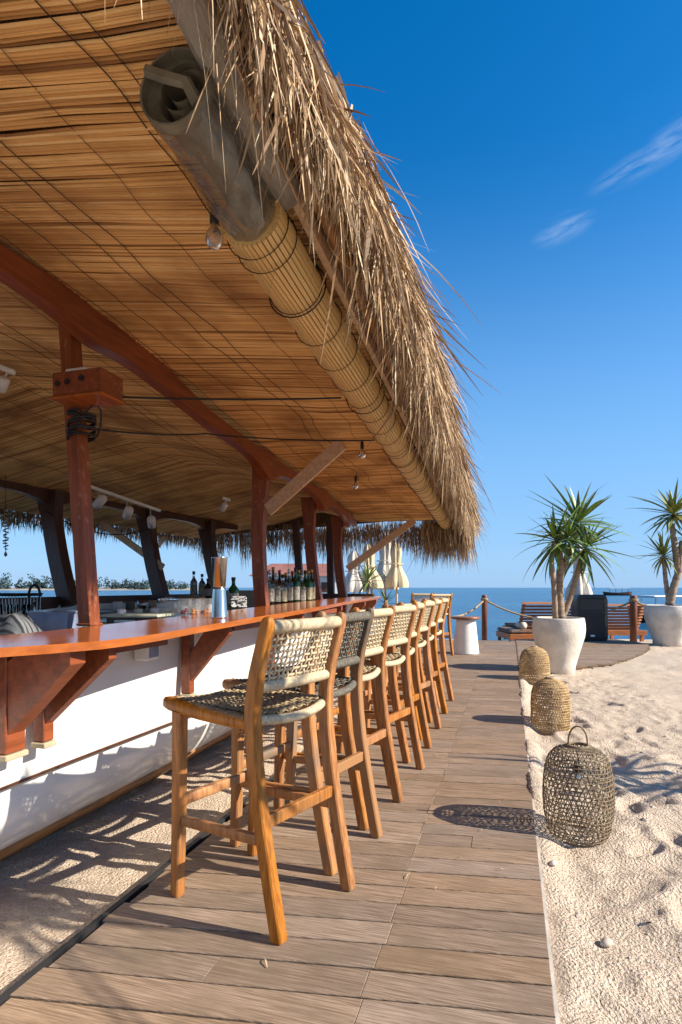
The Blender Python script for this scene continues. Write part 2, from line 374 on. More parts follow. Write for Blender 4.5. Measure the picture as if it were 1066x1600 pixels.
# stain of the dark stool post: dark above the seat, bare teak below
nt = m_darkpost.node_tree; L = nt.links.new; b = nt.nodes['Principled BSDF']; old = b.inputs['Base Color'].links[0].from_socket
tc = nn(nt, 'ShaderNodeTexCoord'); sp_ = nn(nt, 'ShaderNodeSeparateXYZ'); mr = nn(nt, 'ShaderNodeMapRange'); mx = nn(nt, 'ShaderNodeMix', data_type='RGBA')
L(tc.outputs['Object'], sp_.inputs[0]); L(sp_.outputs[2], mr.inputs['Value']); mr.inputs['From Min'].default_value = .70; mr.inputs['From Max'].default_value = .92
L(mr.outputs[0], mx.inputs['Factor']); mx.inputs['A'].default_value = (.30, .15, .06, 1); L(old, mx.inputs['B']); L(mx.outputs['Result'], b.inputs['Base Color'])

# sea
m_sea = bpy.data.materials.new('sea_water'); m_sea.use_nodes = True
nt = m_sea.node_tree; L = nt.links.new; b = nt.nodes['Principled BSDF']
tc = nn(nt, 'ShaderNodeTexCoord'); mp = nn(nt, 'ShaderNodeMapping'); mp.inputs['Scale'].default_value = (.35, 1.0, 1)
L(tc.outputs['Object'], mp.inputs['Vector'])
n1 = nn(nt, 'ShaderNodeTexNoise'); n1.inputs['Scale'].default_value = .9; n1.inputs['Detail'].default_value = 8; n1.inputs['Roughness'].default_value = .6
L(mp.outputs[0], n1.inputs['Vector'])
bm = nn(nt, 'ShaderNodeBump'); bm.inputs['Strength'].default_value = .9; bm.inputs['Distance'].default_value = .5
L(n1.outputs[0], bm.inputs['Height']); L(bm.outputs[0], b.inputs['Normal'])
n2 = nn(nt, 'ShaderNodeTexNoise'); n2.inputs['Scale'].default_value = .08; n2.inputs['Detail'].default_value = 6
L(mp.outputs[0], n2.inputs['Vector'])
cr = nn(nt, 'ShaderNodeValToRGB'); cr.color_ramp.elements[0].position = .35; cr.color_ramp.elements[0].color = (.012, .078, .17, 1)
cr.color_ramp.elements[1].position = .68; cr.color_ramp.elements[1].color = (.028, .13, .225, 1)
L(n2.outputs[0], cr.inputs[0]); L(cr.outputs[0], b.inputs['Base Color'])
b.inputs['Roughness'].default_value = .22; b.inputs['IOR'].default_value = 1.33

# ------------------------------------------------------------------ sea, sand, far shore
MB().add([(-9000, -300, -.9), (9000, -300, -.9), (9000, 12000, -.9), (-9000, 12000, -.9)], [(0, 1, 2, 3)]).build('sea', m_sea, kind='structure')

FOOT = []
_fr = random.Random(3)
for (x0, y0, dx, dy, n_) in ((1.25, 1.5, .13, .62, 9), (2.6, 1.7, -.1, .66, 8), (2.0, 4.4, .55, .35, 9), (4.6, 3.2, -.35, .55, 8), (1.75, 3.3, .6, -.12, 6), (5.5, 5.5, .2, .6, 6), (3.1, 2.6, .3, .5, 9)):
    for k in range(n_):
        sd_ = (k % 2 - .5) * .2; ln_ = math.hypot(dx, dy)
        FOOT.append((x0 + dx * k - dy / ln_ * sd_ + _fr.uniform(-.05, .05), y0 + dy * k + dx / ln_ * sd_ + _fr.uniform(-.05, .05), math.atan2(dy, dx) + _fr.uniform(-.3, .3), _fr.uniform(.85, 1.25)))
for k in range(60): FOOT.append((_fr.uniform(1, 8), _fr.uniform(1.4, 11), _fr.uniform(0, 3.1), _fr.uniform(.6, 1.2)))
def sand_h(X, Y):
    t = (X - OX) * UY - Y * UX; s = (X - OX) * UX + Y * UY
    h = .035 * vn(X * 1.3, Y * 1.3, 1) + .036 * vn(X * 3.7 + .4 * vn(X * 9, Y * 9, 7), Y * 4.4, 2) + .018 * vn(X * 11, Y * 11, 3) + .017 * vn(X * 21, Y * 24, 4) + .005 * vn(X * 40, Y * 40, 9)
    ridge = np.abs(vn(X * 6.5 + 1.5 * vn(X * 2, Y * 2, 6), Y * 6.5, 5)) * .030
    h = h - ridge + .004
    for (fx, fy, fa, fl) in FOOT:
        dx, dy = X - fx, Y - fy; near = (np.abs(dx) < .35) & (np.abs(dy) < .35)
        if not near.any(): continue
        a_ = dx[near] * math.cos(fa) + dy[near] * math.sin(fa); b_ = -dx[near] * math.sin(fa) + dy[near] * math.cos(fa)
        q = (a_ / (.13 * fl)) ** 2 + (b_ / (.055 * fl)) ** 2
        h[near] += -.021 * np.exp(-q * q) + .012 * np.exp(-((np.sqrt(q) - 1.45) / .4) ** 2)
    onleft = np.clip((-1.2 - t) / .15, 0, 1)
    h = h * (1 - .55 * onleft)
    flat = np.clip(np.minimum(np.abs(t - 0.0), np.abs(t + 1.46)) / .12, .15, 1)
    inside = (t < -.015) & (t > -1.48)
    drift = np.exp(-((t - .03) / .07) ** 2) * (.042 + .075 * vn(s * 2.3, t * 3, 13) + .03 * vn(s * 9, t * 9, 14))
    h = np.where(inside, -.07, h * flat + np.where(s < 8.2, np.minimum(drift, .054), 0)) - .045
    # lower terrace behind the deck, then the slope into the water
    T = np.clip((Y - 12.6) / .5, 0, 1); h = h - .17 * T * T * (3 - 2 * T)
    D = np.clip((Y - 15.2) / 3.0, 0, 1); h = h - 1.6 * D
    D2 = np.clip((X - 22) / 14, 0, 1) + np.clip((-X - 12) / 8, 0, 1); h = h - 1.6 * np.clip(D2, 0, 1)
    return h
xs = np.unique(np.concatenate([np.arange(-1.9, 3.4, .019), np.arange(3.4, 8, .06), np.arange(8, 40, 1.0), np.arange(-12, -1.9, .15), np.arange(-40, -12, 1.5)]))
ys = np.unique(np.concatenate([np.arange(-14, .9, .8), np.arange(.9, 4.2, .019), np.arange(4.2, 9, .035), np.arange(9, 19, .09)]))
XX, YY = np.meshgrid(xs, ys); ZZ = sand_h(XX, YY)
V = np.stack([XX.ravel(), YY.ravel(), ZZ.ravel()], 1); nx, ny = len(xs), len(ys)
I = (np.arange(ny - 1)[:, None] * nx + np.arange(nx - 1)[None, :]).ravel()
put('sand', np_mesh('sand', V, np.stack([I, I + 1, I + nx + 1, I + nx], 1), m_sand, True), kind='structure')
def sz(x, y): return float(sand_h(np.array([x]), np.array([y]))[0])

# pebbles and shell bits on the sand
mb = MB()
for k in range(420):
    t = random.uniform(.05, 2.6); s = random.uniform(1.2, 6.5) ; p = W(t, s); r = random.choice((.004, .006, .008, .012)) * random.uniform(.6, 1.2)
    if k < 60: p = W(random.uniform(-2.1, -1.5), random.uniform(1.2, 4)); r *= .7
    a = random.uniform(0, 6.28); m = Matrix.Rotation(a, 3, 'Z') @ Matrix.Rotation(random.uniform(-.4, .4), 3, 'X')
    vs = [m @ Vector((x * r * 1.4, y * r, z * r * .6)) + Vector((p.x, p.y, sz(p.x, p.y) + r * .2)) for x, y, z in ((1, 0, 0), (-1, 0, 0), (0, 1, 0), (0, -1, 0), (0, 0, 1), (.6, .6, .5), (-.6, .5, .6))]
    mb.add(vs, [(0, 5, 4), (5, 2, 4), (2, 6, 4), (6, 1, 4), (1, 3, 4), (3, 0, 4), (0, 2, 5), (2, 1, 6)])
mb.build('pebbles', m_shellw, None, kind='stuff', label='tiny pale pebbles and shell bits scattered on the sand', cat='pebbles')
for (px, py, r) in ((948, 1478, .022), (865, 1362, .018)):
    p = G(px, py, -.04); mbs = MB().lathe([(.2 * r, -.3 * r), (r, .0), (.8 * r, .5 * r), (.25 * r, .8 * r)], 9, wob=lambda t, z: .22 * math.sin(2 * t + .5))
    o = mbs.build('stone', m_shellw, None, True, loc=(p.x, p.y, sz(p.x, p.y) + .004), cat='stone',
                  label='pale pinkish stone lying in the sand near the bottom right' if px > 900 else 'small flat pale stone in the sand just in front of the dark lantern')

mb = MB()
for k in range(150):
    if k < 90: p = W(random.uniform(.05, 2.4), random.uniform(1.3, 6.5)); z = sz(p.x, p.y) + .004
    else: p = W(random.uniform(-1.4, -.05), random.uniform(1.3, 7)); z = .004
    a = random.uniform(0, 6.3); l = random.uniform(.008, .026); w_ = random.uniform(.001, .0022); dx, dy = math.cos(a), math.sin(a)
    mb.add([(p.x - dx * l - dy * w_, p.y - dy * l + dx * w_, z), (p.x - dx * l + dy * w_, p.y - dy * l - dx * w_, z), (p.x + dy * w_ * 1.3, p.y - dx * w_ * 1.3, z + .006), (p.x + dx * l, p.y + dy * l, z + .001), (p.x - dy * w_, p.y + dx * w_, z + .008)], [(0, 1, 2, 4), (4, 2, 3)])
mb.build('straw_litter', m_lanttop, None, kind='stuff', label='bits of dry thatch straw fallen on the planks and sand', cat='litter')
# far shore with trees, left
FS_Y = 420.0
mb = MB().grid([[(x, FS_Y + 30 * vn(np.array([x / 60.]), np.array([d * 3.]), 8)[0] + d * 60, -.95 + d * 2.2) for x in np.linspace(-640, -95, 60)] for d in (0, .3, 1)])
mb.build('far_shore', m_beach, None, True, kind='structure')
V = []; F = []
def clump(cx, cy, cz, r, n):
    P = rng.normal(size=(n, 3)); P /= np.linalg.norm(P, axis=1)[:, None]; P *= (r * (.55 + .5 * rng.rand(n)))[:, None]
    P[:, 2] *= .9; P += (cx, cy, cz)
    sz_ = r * .30
    for p in P:
        a = rng.normal(size=3); a /= np.linalg.norm(a); c = np.cross(a, rng.normal(size=3)); c /= np.linalg.norm(c)
        o = len(V); V.extend([p + a * sz_, p + c * sz_ * .7, p - a * sz_, p - c * sz_ * .7]); F.append((o, o + 1, o + 2, o + 3))
x = -640
while x < -120:
    hgt = 5.0 + 4.0 * rng.rand() + 5 * max(0, vn(np.array([x / 45.]), np.array([.3]), 12)[0] + .1) * 2
    if rng.rand() < .1: hgt += 4
    fade = min(1, (-x - 115) / 60); hgt *= .55 + .45 * fade
    y = FS_Y + 15 + rng.rand() * 30
    for q in range(4): clump(x + rng.normal() * 2, y, hgt * (.05 + .24 * q), 2.9 - .35 * q + rng.rand(), 30 - 4 * q)
    x += 2.2 + rng.rand() * 1.6
put('treeline', np_mesh('treeline', np.array(V), np.array(F), m_far), kind='stuff', label='low dark wooded shore far across the water', cat='treeline')

# ------------------------------------------------------------------ boardwalk and platform
bw = put('boardwalk', None, None, (OX, 0, 0), (0, 0, FRAME_ROT), kind='structure', label='weathered plank boardwalk running along the bar stools towards the sea')
SK = 0.150
_pl = {}
def plank_mesh(L_, w):
    key = (round(L_, 2), round(w, 3))
    if key in _pl: return _pl[key]
    L_, w = key; hl, hw = L_ / 2, w / 2
    def ring(i, z): return [(x * (hl - i), x * (hl - i) * SK + y * (hw - i), z) for x, y in ((-1, -1), (1, -1), (1, 1), (-1, 1))]
    vs = ring(0, -.03) + ring(0, -.002) + ring(.0015, 0)
    fs = [(8, 9, 10, 11)] + [(k * 4 + i, k * 4 + (i + 1) % 4, k * 4 + 4 + (i + 1) % 4, k * 4 + 4 + i) for k in (0, 1) for i in range(4)]
    _pl[key] = MB().add(vs, fs).mesh('plank', m_deck); return _pl[key]
def plank(t0, t1, s, w, parent):
    tm = (t0 + t1) / 2
    put('plank', plank_mesh(t1 - t0 - .001, w - .007), parent, (tm, s + SK * tm + w / 2, random.uniform(-.002, .0005)), (random.uniform(-.006, .006), random.uniform(-.002, .002), random.uniform(-.002, .002)))
s = .35; k = 0
while s < 12.9:
    w = random.choice((.122, .126, .130, .126))
    jt = -.51 + random.choice((-.01, 0, 0, .01))
    if s > 4.5 and s < 8: jt = -.515
    jt = round(jt, 2)
    if s < 9.0:
        if random.random() < (.22 if s < 5 else .1):
            q = round(jt * random.uniform(.35, .65), 2); plank(q, 0, s, w, bw); plank(jt + .001, q, s, w, bw)
        else: plank(jt + .001, 0, s, w, bw)
        tl = round(-1.46 + random.choice((0, 0, .01, -.01)), 2)
        if random.random() < (.32 if s < 5 else .12):
            q = round(random.uniform(-1.15, -.82), 2); plank(q, jt - .001, s, w, bw); plank(tl, q, s, w, bw)
        else: plank(tl, jt - .001, s, w, bw)
    else:
        plank(-.6, 0, s, w, bw); plank(-1.5, -.6, s, w, bw); plank(-2.9, -1.5, s, w, bw)
    s += w; k += 1
MB().box((-.73, 6.6, -.065), (1.46, 12.9, .05)).build('deck_base', m_under, bw)
MB().box((-2.2, 10.9, -.066), (1.46, 4.0, .05)).build('deck_base', m_under, bw)
MB().box((-1.482, 4.3, -.022), (.022, 9.0, .05)).build('edging_strip', m_edge, bw)
MB().box((.006, 4.2, -.02), (.010, 8.0, .032)).build('edging_strip', M('pale_edging', (.62, .56, .48), rough=.7), bw)
# rounded platform to the right, far end
pf = put('platform', None, None, (0, 0, 0), None, kind='structure', label='rounded plank platform at the sea end of the boardwalk')
poly = [(2.62, 8.28), (3.0, 8.22), (3.55, 8.38), (4.1, 8.72), (4.7, 9.35), (5.3, 10.1), (5.85, 10.9), (6.2, 11.6), (6.28, 12.2), (6.1, 12.75), (3.9, 12.9), (3.9, 12.9)]
def xr(y):                                # right-hand outline x at depth y
    best = None
    for (a, b2), (c, d) in zip(poly[1:-3], poly[2:-2]):
        if min(b2, d) <= y <= max(b2, d): best = a + (c - a) * (y - b2) / (d - b2 + 1e-9)
    return best if best is not None else (3.0 if y < 8.3 else 6.15)
y = 8.24
while y < 12.75:
    w = .14; xl = OX + .2925 * (y + .07) + .012; xrt = min(xr(min(y + .02, 12.7)), xr(min(y + .12, 12.7)))
    xc = xl
    while xrt - xc > .15:
        Lp = min(random.uniform(1.4, 2.4), xrt - xc)
        if xrt - xc - Lp < .35: Lp = xrt - xc
        MB().box((0, 0, -.016), (Lp - .006, w - .007, .032), bev=.003).build('plank', m_deck, pf, loc=(xc + Lp / 2, y + w / 2, random.uniform(-.002, .002)))
        xc += Lp
    y += w
MB().prism([(2.62, 8.30), (3.5, 8.42), (4.65, 9.36), (5.8, 10.9), (6.2, 12.1), (6.05, 12.7), (3.95, 12.8)], -.16, -.036).build('fascia', m_strut, pf)

# ------------------------------------------------------------------ the boat bar (local frame: x = t across, y = s along)
bar = thing('boat_bar', 'white boat hull turned into a bar with varnished counter and thatched roof', 'bar', (OX, 0, 0), FRAME_ROT)
TC = -3.35                                # centre line of the boat
def shift(s):
    a = .0118 * max(0, s - 2.5) ** 2
    if s > 8.0: a += 1.15 * min(1, (s - 8.0) / 1.5) ** 2
    return a
prof_lo = [(-2.40, -.13), (-2.27, -.05), (-2.15, .022), (-2.075, .075), (-2.01, .135), (-1.955, .205), (-1.915, .285), (-1.893, .36), (-1.886, .435)]
prof_hi = [(-1.862, .425), (-1.852, .44), (-1.835, .70), (-1.82, .96)]
ss = [-.8 + .25 * i for i in range(36)] + [8.2 + .1 * i for i in range(14)]
def loft(prof, thick=.03):
    mb = MB()
    for sgn in (1, -1):
        rows = []
        for s in ss:
            row = []
            zz = .0 if s < 2 else -.012 * (s - 2)
            for t, z in prof:
                d = min(t - TC, 1e9) - shift(s) * (1 if z > .2 else .75); d = max(d, .02)
                row.append((TC + sgn * d, s, z + (zz if .3 < z < .6 else 0)))
            rows.append(row)
        mb.grid(rows if sgn > 0 else [r[::-1] for r in rows])
    return mb
hull = loft(prof_lo).build('hull', m_hull, bar, True)
loft(prof_hi).build('topside_plank', m_hull, hull, True)
# brown rub rail along the bilge and thin dark seam under the topside plank
def along(tz, s0, s1, n): return [(TC + (tz[0] - TC) - shift(s), s, tz[1]) for s in np.linspace(s0, s1, n)]
mb = MB()
P = [(-2.20, -.012), (-2.022, .122)]
o1 = [(TC + (P[0][0] + .012 - TC) - .75 * shift(s), s, P[0][1]) for s in np.linspace(-.8, 8.0, 50)]
o2 = [(TC + (P[1][0] + .014 - TC) - .75 * shift(s), s, P[1][1]) for s in np.linspace(-.8, 8.0, 50)]
i2 = [(x - .03, y, z + .02) for x, y, z in o2]; i1 = [(x - .05, y, z - .03) for x, y, z in o1]
mb.grid(list(zip(*[i1, o1, o2, i2]))); mb.build('rub_rail', m_trim, hull, True)
MB().tube([(x + .012, y, z - .012 * max(0, y - 2)) for x, y, z in along((-1.872, .434), -.8, 8.0, 40)], .010, 5).build('seam_batten', m_postdk, hull)
MB().box((TC, 3.9, .10), (2.0, 9.4, .03)).build('floor', m_postdk, bar)

# counter with varnished top
edge = [(.75, -1.72), (1.05, -1.70), (1.33, -1.57), (1.45, -1.50), (1.60, -1.435), (1.75, -1.42), (1.92, -1.425), (2.2, -1.445), (2.55, -1.46), (2.95, -1.472), (3.6, -1.49), (4.4, -1.535), (5.2, -1.60), (6.2, -1.69), (7.2, -1.79), (8.0, -1.875), (8.2, -1.93), (8.3, -2.05), (8.33, -2.25)]
def cz(s): return .97 + .05 * min(1, max(0, (s - 1.9) / 3.5))
inn = [(s, min(t - .05, -1.95 - .0118 * max(0, s - 2.5) ** 2)) for s, t in edge]
TH = .028; mb = MB()
top = [(t, s, cz(s)) for s, t in edge]; bot = [(t, s, cz(s) - TH) for s, t in edge]
ti = [(t, s, cz(s)) for s, t in inn]; bi = [(t, s, cz(s) - TH) for s, t in inn]
tb = [(x - .004, y, z + .0) for x, y, z in top]; te_ = [(x, y, z - .004) for x, y, z in top]
mb.grid(list(zip(ti, tb, te_, bot, bi)))
mb.add([ti[0], bi[0], bot[0], top[0]], [(0, 1, 2, 3)])
counter = mb.build('counter', m_varn, bar)
# edge apron under the counter
for (sa, sb) in ((1.86, 2.2), (2.84, 3.2), (4.3, 4.8)): MB().box((-1.6, (sa + sb) / 2, cz(sa) - .055), (.06, sb - sa, .035)).build('counter_batten', m_beam, bar)
# brackets below the counter
def bracket(s, tout, wd=.05, bw_=.17):
    sh = shift(s); zt = cz(s) - TH - .002; ti_ = -1.815 - sh
    q = MB().box((ti_ + .03, s, (zt + .58) / 2), (.055, wd, zt - .58), bev=.004).build('bracket', m_beam, bar)
    MB().box((ti_ + .033, s, .568), (.065, wd + .012, .02), bev=.003).build('bracket_pad', m_cabin, q)
    poly = [(ti_ + .056, 0.645), (tout, zt - .045), (tout, zt - .001), (tout - bw_, zt - .001), (ti_ + .056, 0.645 + bw_ * 1.25)]
    h = wd * .42
    MB().prism(poly, s - h, s + h, lambda x, y, z: (x, z, y)).build('brace', m_beam, q)
    return q
bracket(1.565, -1.50, .085, .20); bracket(1.715, -1.48, .05, .13)
for s in (2.72, 3.9, 5.1, 6.4, 7.5): bracket(s, -1.53 - shift(s), .05, .12)

# posts (ribs) and beams
def bt(s): return -2.0 - (.0105 * (s - 2) ** 2 if s > 2 else 0)
def bz(s): return float(np.interp(s, [0, 1.7, 2.2, 3.36, 4.4, 6, 9.3], [2.40, 2.40, 2.39, 2.25, 2.20, 2.20, 2.17]))
posts = [(2.22, .068, -.115, 'rib_post'), (4.39, .105, -.03, 'rib_post'), (6.3, .115, -.16, 'rib_post'), (8.0, .12, -.14, 'rib_post')]
for (s, w, lean, nm) in posts:
    zt = bz(s) + .0; zb = cz(s) - (.002 if s < 3 else .3)
    L_ = Vector((lean, 0, 0))
    path = [Vector((bt(s) + lean * u + (0.0 if w < .08 else .05 * math.sin(u * 3.1) * -1), s, zb + (zt - zb) * u)) for u in np.linspace(0, 1, 9)]
    secs = [(w, w * 1.05)] * 9 if w < .08 else [(w * (1 + .55 * max(0, u - .72) / .28 * u), w * .75) for u in np.linspace(0, 1, 9)]
    MB().bar(path, secs, (1, 0, 0), .045).build('post', m_post, bar)
# foot block of the first post
MB().box((bt(2.22), 2.22, cz(2.22) + .004), (.082, .086, .012), bev=.003).build('post_foot', m_post, bar)
def beam(side, s0, s1, plist, mat, x_off=0.0):
    mb = MB(); S = np.linspace(s0, s1, 150); up = []; lo = []
    rows = []
    for s in S:
        tb_ = bt(s) if side > 0 else (2 * TC - bt(s)) + x_off
        kn = sum((.42 if (side > 0 and p < 3) else 1) * math.exp(-(abs(s - p) / .20) ** 1.35) for p in plist); wide = .05 * math.exp(-((s - 2.5) / .55) ** 2) if side > 0 else 0
        z1 = bz(s) + .045 + .03 * kn + wide; z0 = bz(s) - .045 - .13 * kn
        h = .036 + .008 * kn
        rows.append([(tb_ - h, s, z0), (tb_ + h, s, z0), (tb_ + h, s, z1), (tb_ - h, s, z1), (tb_ - h, s, z0)])
    mb.grid(rows); mb.add([rows[0][i] for i in range(4)], [(3, 2, 1, 0)]); mb.add([rows[-1][i] for i in range(4)], [(0, 1, 2, 3)])
    return bshade(mb.build('beam', mat, bar), 40)
PS = [p[0] for p in posts]
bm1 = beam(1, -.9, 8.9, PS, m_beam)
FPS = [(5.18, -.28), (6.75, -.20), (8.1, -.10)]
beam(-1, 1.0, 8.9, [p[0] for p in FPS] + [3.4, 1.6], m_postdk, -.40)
for s, lean in FPS + [(3.4, -.2)]:
    t0 = 2 * TC - bt(s) - .40
    path = [Vector((t0 + .26 * (1 - u) ** 1.6 + 0 * lean, s, .95 + (bz(s) - .95) * u)) for u in np.linspace(0, 1, 9)]
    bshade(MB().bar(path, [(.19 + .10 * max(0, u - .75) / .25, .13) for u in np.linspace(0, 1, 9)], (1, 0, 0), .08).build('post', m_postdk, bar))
for (t, s, lean) in ((-3.3, 8.6, -.1), (-2.85, 8.75, -.02), (-4.1, 8.75, -.05)):
    path = [Vector((t + lean * u, s, .9 + 1.32 * u)) for u in np.linspace(0, 1, 5)]
    bshade(MB().bar(path, (.11, .08), (1, 0, 0), .08).build('post', m_postdk, bar))
# eave struts
def strut(a, b2, w=.075, d=.03, mat=m_strut):
    return MB().bar([Vector(a), Vector(b2)], (d, w), (0, 1, 0), .06).build('strut', mat, bar)
strut((bt(4.39) + .03, 4.36, 1.79), (-1.33, 4.16, 2.245), .105)
strut((bt(8.0) + .02, 7.98, 1.42), (-1.50, 8.62, 2.16), .10)
strut((2 * TC - bt(6.75) - .12, 6.72, 1.42), (-5.60, 6.75, 2.06), .09, .035)
MB().bar([(-5.45, 7.9, 1.80), (-4.75, 7.0, 1.84)], (.05, .05), (0, 0, 1)).build('strut', m_strut, bar)

# roof: reed ceiling, boards, thatch
SR0, SR1 = -1.1, 9.65
def te_in(s): return float(np.interp(s, [-1.2, 1.0, 1.5, 2.8, 5.4, 9.7], [-.76, -.80, -.83, -.87, -.97, -1.13]))
def te_out(s): return float(np.interp(s, [-1.2, .6, 1.15, 1.65, 2.2, 3.4, 6, 9.7], [-.64, -.61, -.555, -.495, -.475, -.49, -.58, -.70]))
def ceil_z(s, t):
    k = float(np.interp(s, [1.7, 4.4], [0, 1]))
    ti_ = te_in(s)
    ze, zb_, zr = 2.29 - .03 * k, 2.49 - .20 * k, 2.70 - .20 * k
    tb_ = bt(s); fb = 2 * TC - tb_
    return float(np.interp(-t, [-ti_ - .4, -ti_, -tb_, -TC, -fb, 5.75], [ze - .05, ze, zb_, zr, zb_ + .02 * k - .13 * (1 - k), 2.06]))
roof = put('roof', None, bar)
reeds_s = []
s = SR0
while s < SR1 - .02:
    reeds_s.append(s); s += .0088 * random.uniform(.7, 1.35) + (random.uniform(.002, .004) if random.random() < .008 else 0)
TT = np.linspace(0, 1, 22)
Vr = []; Fr = []; Tr = []
for i, s in enumerate(reeds_s):
    t0 = te_in(s) + .10; t1 = -5.72
    r = .0041 * random.uniform(.72, 1.15); w0 = random.uniform(-.004, .004); big = random.random()
    tn = random.random(); o = len(Vr); zoff = random.uniform(-.003, .003) - (.006 if big < .03 else 0)
    for q, u in enumerate(TT):
        t = t0 + (t1 - t0) * u
        sag = .030 * vn(np.array([t * 1.7]), np.array([s * 1.5]), 20)[0] + .010 * vn(np.array([t * 5]), np.array([s * 5]), 21)[0]
        z = ceil_z(s, t) + sag + zoff + .004 * vn(np.array([t * 3 + i * 7.7]), np.array([i * 3.1]), 22)[0]
        ds = .010 * vn(np.array([t * 1.4]), np.array([s * .8]), 23)[0] * 3 + .0046 * vn(np.array([t * 3.5 + i * 5.3]), np.array([i * 1.7]), 24)[0] * 2.2
        y = s + ds
        gp = vn(np.array([t * 1.3 + i * 9.1]), np.array([i * 2.3]), 28)[0]; rr_ = r * (1 - .62 * min(1, max(0, (gp - .05) * 6)))
        Tr += [min(1, max(0, tn + .5 * vn(np.array([t * 2.2 + i * 3.3]), np.array([i * 1.9]), 26)[0]))] * 4
        Vr += [(t, y - rr_, z + .004), (t, y - rr_ * .5, z - r * .85), (t, y + rr_ * .5, z - r * .85), (t, y + rr_, z + .004)]
    for q in range(len(TT) - 1):
        a = o + q * 4
        for j in range(3): Fr.append((a + j, a + j + 1, a + j + 5, a + j + 4))
put('reed_ceiling', tone(np_mesh('reed_ceiling', np.array(Vr), np.array(Fr), m_reed, False), Tr), roof, kind='stuff', label='underside of the roof lined with fine tan reeds')
# backing so no sun leaks between the reeds
mb = MB(); rows = []
for s in np.linspace(SR0, SR1, 60):
    rows.append([(t, s, ceil_z(s, t) + .040) for t in np.linspace(te_in(s) + .12, -5.72, 24)])
mb.grid(rows).build('roof_backing', m_thatchbase, roof)
# dark stitch lines running along the mats
mb = MB(); 
tcs = [-.93, -1.0, -1.20, -1.42, -1.51, -1.76, -1.95, -2.2, -2.33, -2.62, -2.72, -3.0, -3.3, -3.42, -3.65, -4.0, -4.4]
for tq in tcs:
    pth = []
    for s in np.arange(SR0, SR1, .035):
        t = tq - (0.0105 * max(0, s - 2) ** 2) * .55 + (.055 * vn(np.array([s * 1.7]), np.array([tq * 2]), 25)[0] + .02 * vn(np.array([s * 4.5]), np.array([tq * 7]), 27)[0]) * 2 + .004 * math.sin(s * 160)
        if t > te_in(s) + .05: t = te_in(s) + .05
        sag = .030 * vn(np.array([t * 1.7]), np.array([s * 1.5]), 20)[0] + .010 * vn(np.array([t * 5]), np.array([s * 5]), 21)[0]
        pth.append((t, s, ceil_z(s, t) + sag - .0065 + .002 * math.sin(s * 180)))
    mb.tube(pth, random.choice((.0012, .0016, .0020)), 4, False)
mb.build('stitch_cord', m_stitch, roof, kind='stuff')
# eave board and pole
mb = MB(); rows = []
for s in np.linspace(SR0, 9.55, 50):
    a = te_in(s) + .115; rows.append([(a, s, 2.245), (a + .025, s, 2.242), (a + .025, s, 2.31), (a, s, 2.31), (a, s, 2.245)])
mb.grid(rows).build('eave_board', m_strut, roof)
MB().tube([(te_in(s) + .175, s, 2.30 + .01 * math.sin(s * 2)) for s in np.linspace(SR0, 9.5, 40)], .028, 8).build('eave_pole', M('bamboo_pole', (.34, .16, .055), (.22, .10, .035), rough=.5, scale=4, stretch=(10, 1, 10)), roof, True)

# thatch core
mb = MB(); rows = []
for s in list(np.linspace(SR0 - .05, SR1, 70)):
    to = te_out(s); bmp = .03 * vn(np.array([s * 4.]), np.array([.5]), 30)[0]
    rows.append([(te_in(s) + .12, s, 2.335), (to - .16, s, 2.325 + bmp * .5), (to - .06, s, 2.29 + bmp), (to - .045, s, 2.38), (to - .10, s, 2.50), (to - .30, s, 2.66), (TC, s, 3.45), (-5.9 - .08, s, 2.42), (-5.86, s, 2.15), (-5.72, s, 2.10)])
mb.grid(rows)
mb.add(rows[-1], [tuple(range(len(rows[-1])))]); mb.add(rows[0], [tuple(range(len(rows[0]) - 1, -1, -1))])
mb.build('thatch_core', m_thatchbase, roof)

def strands(root, d0, L_, width, sag, K=6, curl=.25, tlo=0.0, kink=0.0):
    """vectorised leaf blades: root (n,3), d0 (n,3) start directions, gravity bend sag"""
    n = len(root); u = np.linspace(0, 1, K)
    d0 = d0 / np.linalg.norm(d0, axis=1)[:, None]
    g = np.array([0, 0, -1.0])
    cv = rng.normal(size=(n, 3)) * curl
    P = root[:, None, :] + L_[:, None, None] * (u[None, :, None] * d0[:, None, :] * (1 - .5 * sag[:, None, None] * u[None, :, None]) + (u ** 2)[None, :, None] * (g * sag[:, None, None] * .75 + cv[:, None, :] * .5))
    if kink:
        kk = rng.randint(1, K - 1, n); kv = rng.normal(size=(n, 3)) * kink; m_ = (np.arange(K)[None, :] > kk[:, None]) * (np.arange(K)[None, :] - kk[:, None]) / K
        P = P + m_[:, :, None] * kv[:, None, :] * L_[:, None, None]
    ax = rng.normal(size=(n, 3)); ax -= (ax * d0).sum(1)[:, None] * d0; ax /= np.linalg.norm(ax, axis=1)[:, None]
    wd = width[:, None] * (np.array([.7] + [1.0] * (K - 3) + [.75, .12]))[None, :]
    tw = rng.normal(size=(n, 3)) * .5
    axk = ax[:, None, :] + u[None, :, None] * tw[:, None, :]
    A = P - axk * wd[:, :, None] / 2; B = P + axk * wd[:, :, None] / 2
    V = np.stack([A, B], 2).reshape(n * K * 2, 3)
    base = (np.arange(n) * K * 2)[:, None] + (np.arange(K - 1) * 2)[None, :]
    base = base.ravel(); F = np.stack([base, base + 1, base + 3, base + 2], 1)
    return V, F, np.repeat(tlo + (1 - tlo) * rng.rand(n), K * 2)
def merge(parts):
    o = 0; VV = []; FF = []; TT_ = []
    for V_, F_, T_ in parts: VV.append(V_); FF.append(F_ + o); TT_.append(T_); o += len(V_)
    return np.concatenate(VV), np.concatenate(FF), np.concatenate(TT_)
def col(*a): return np.stack(a, 1)
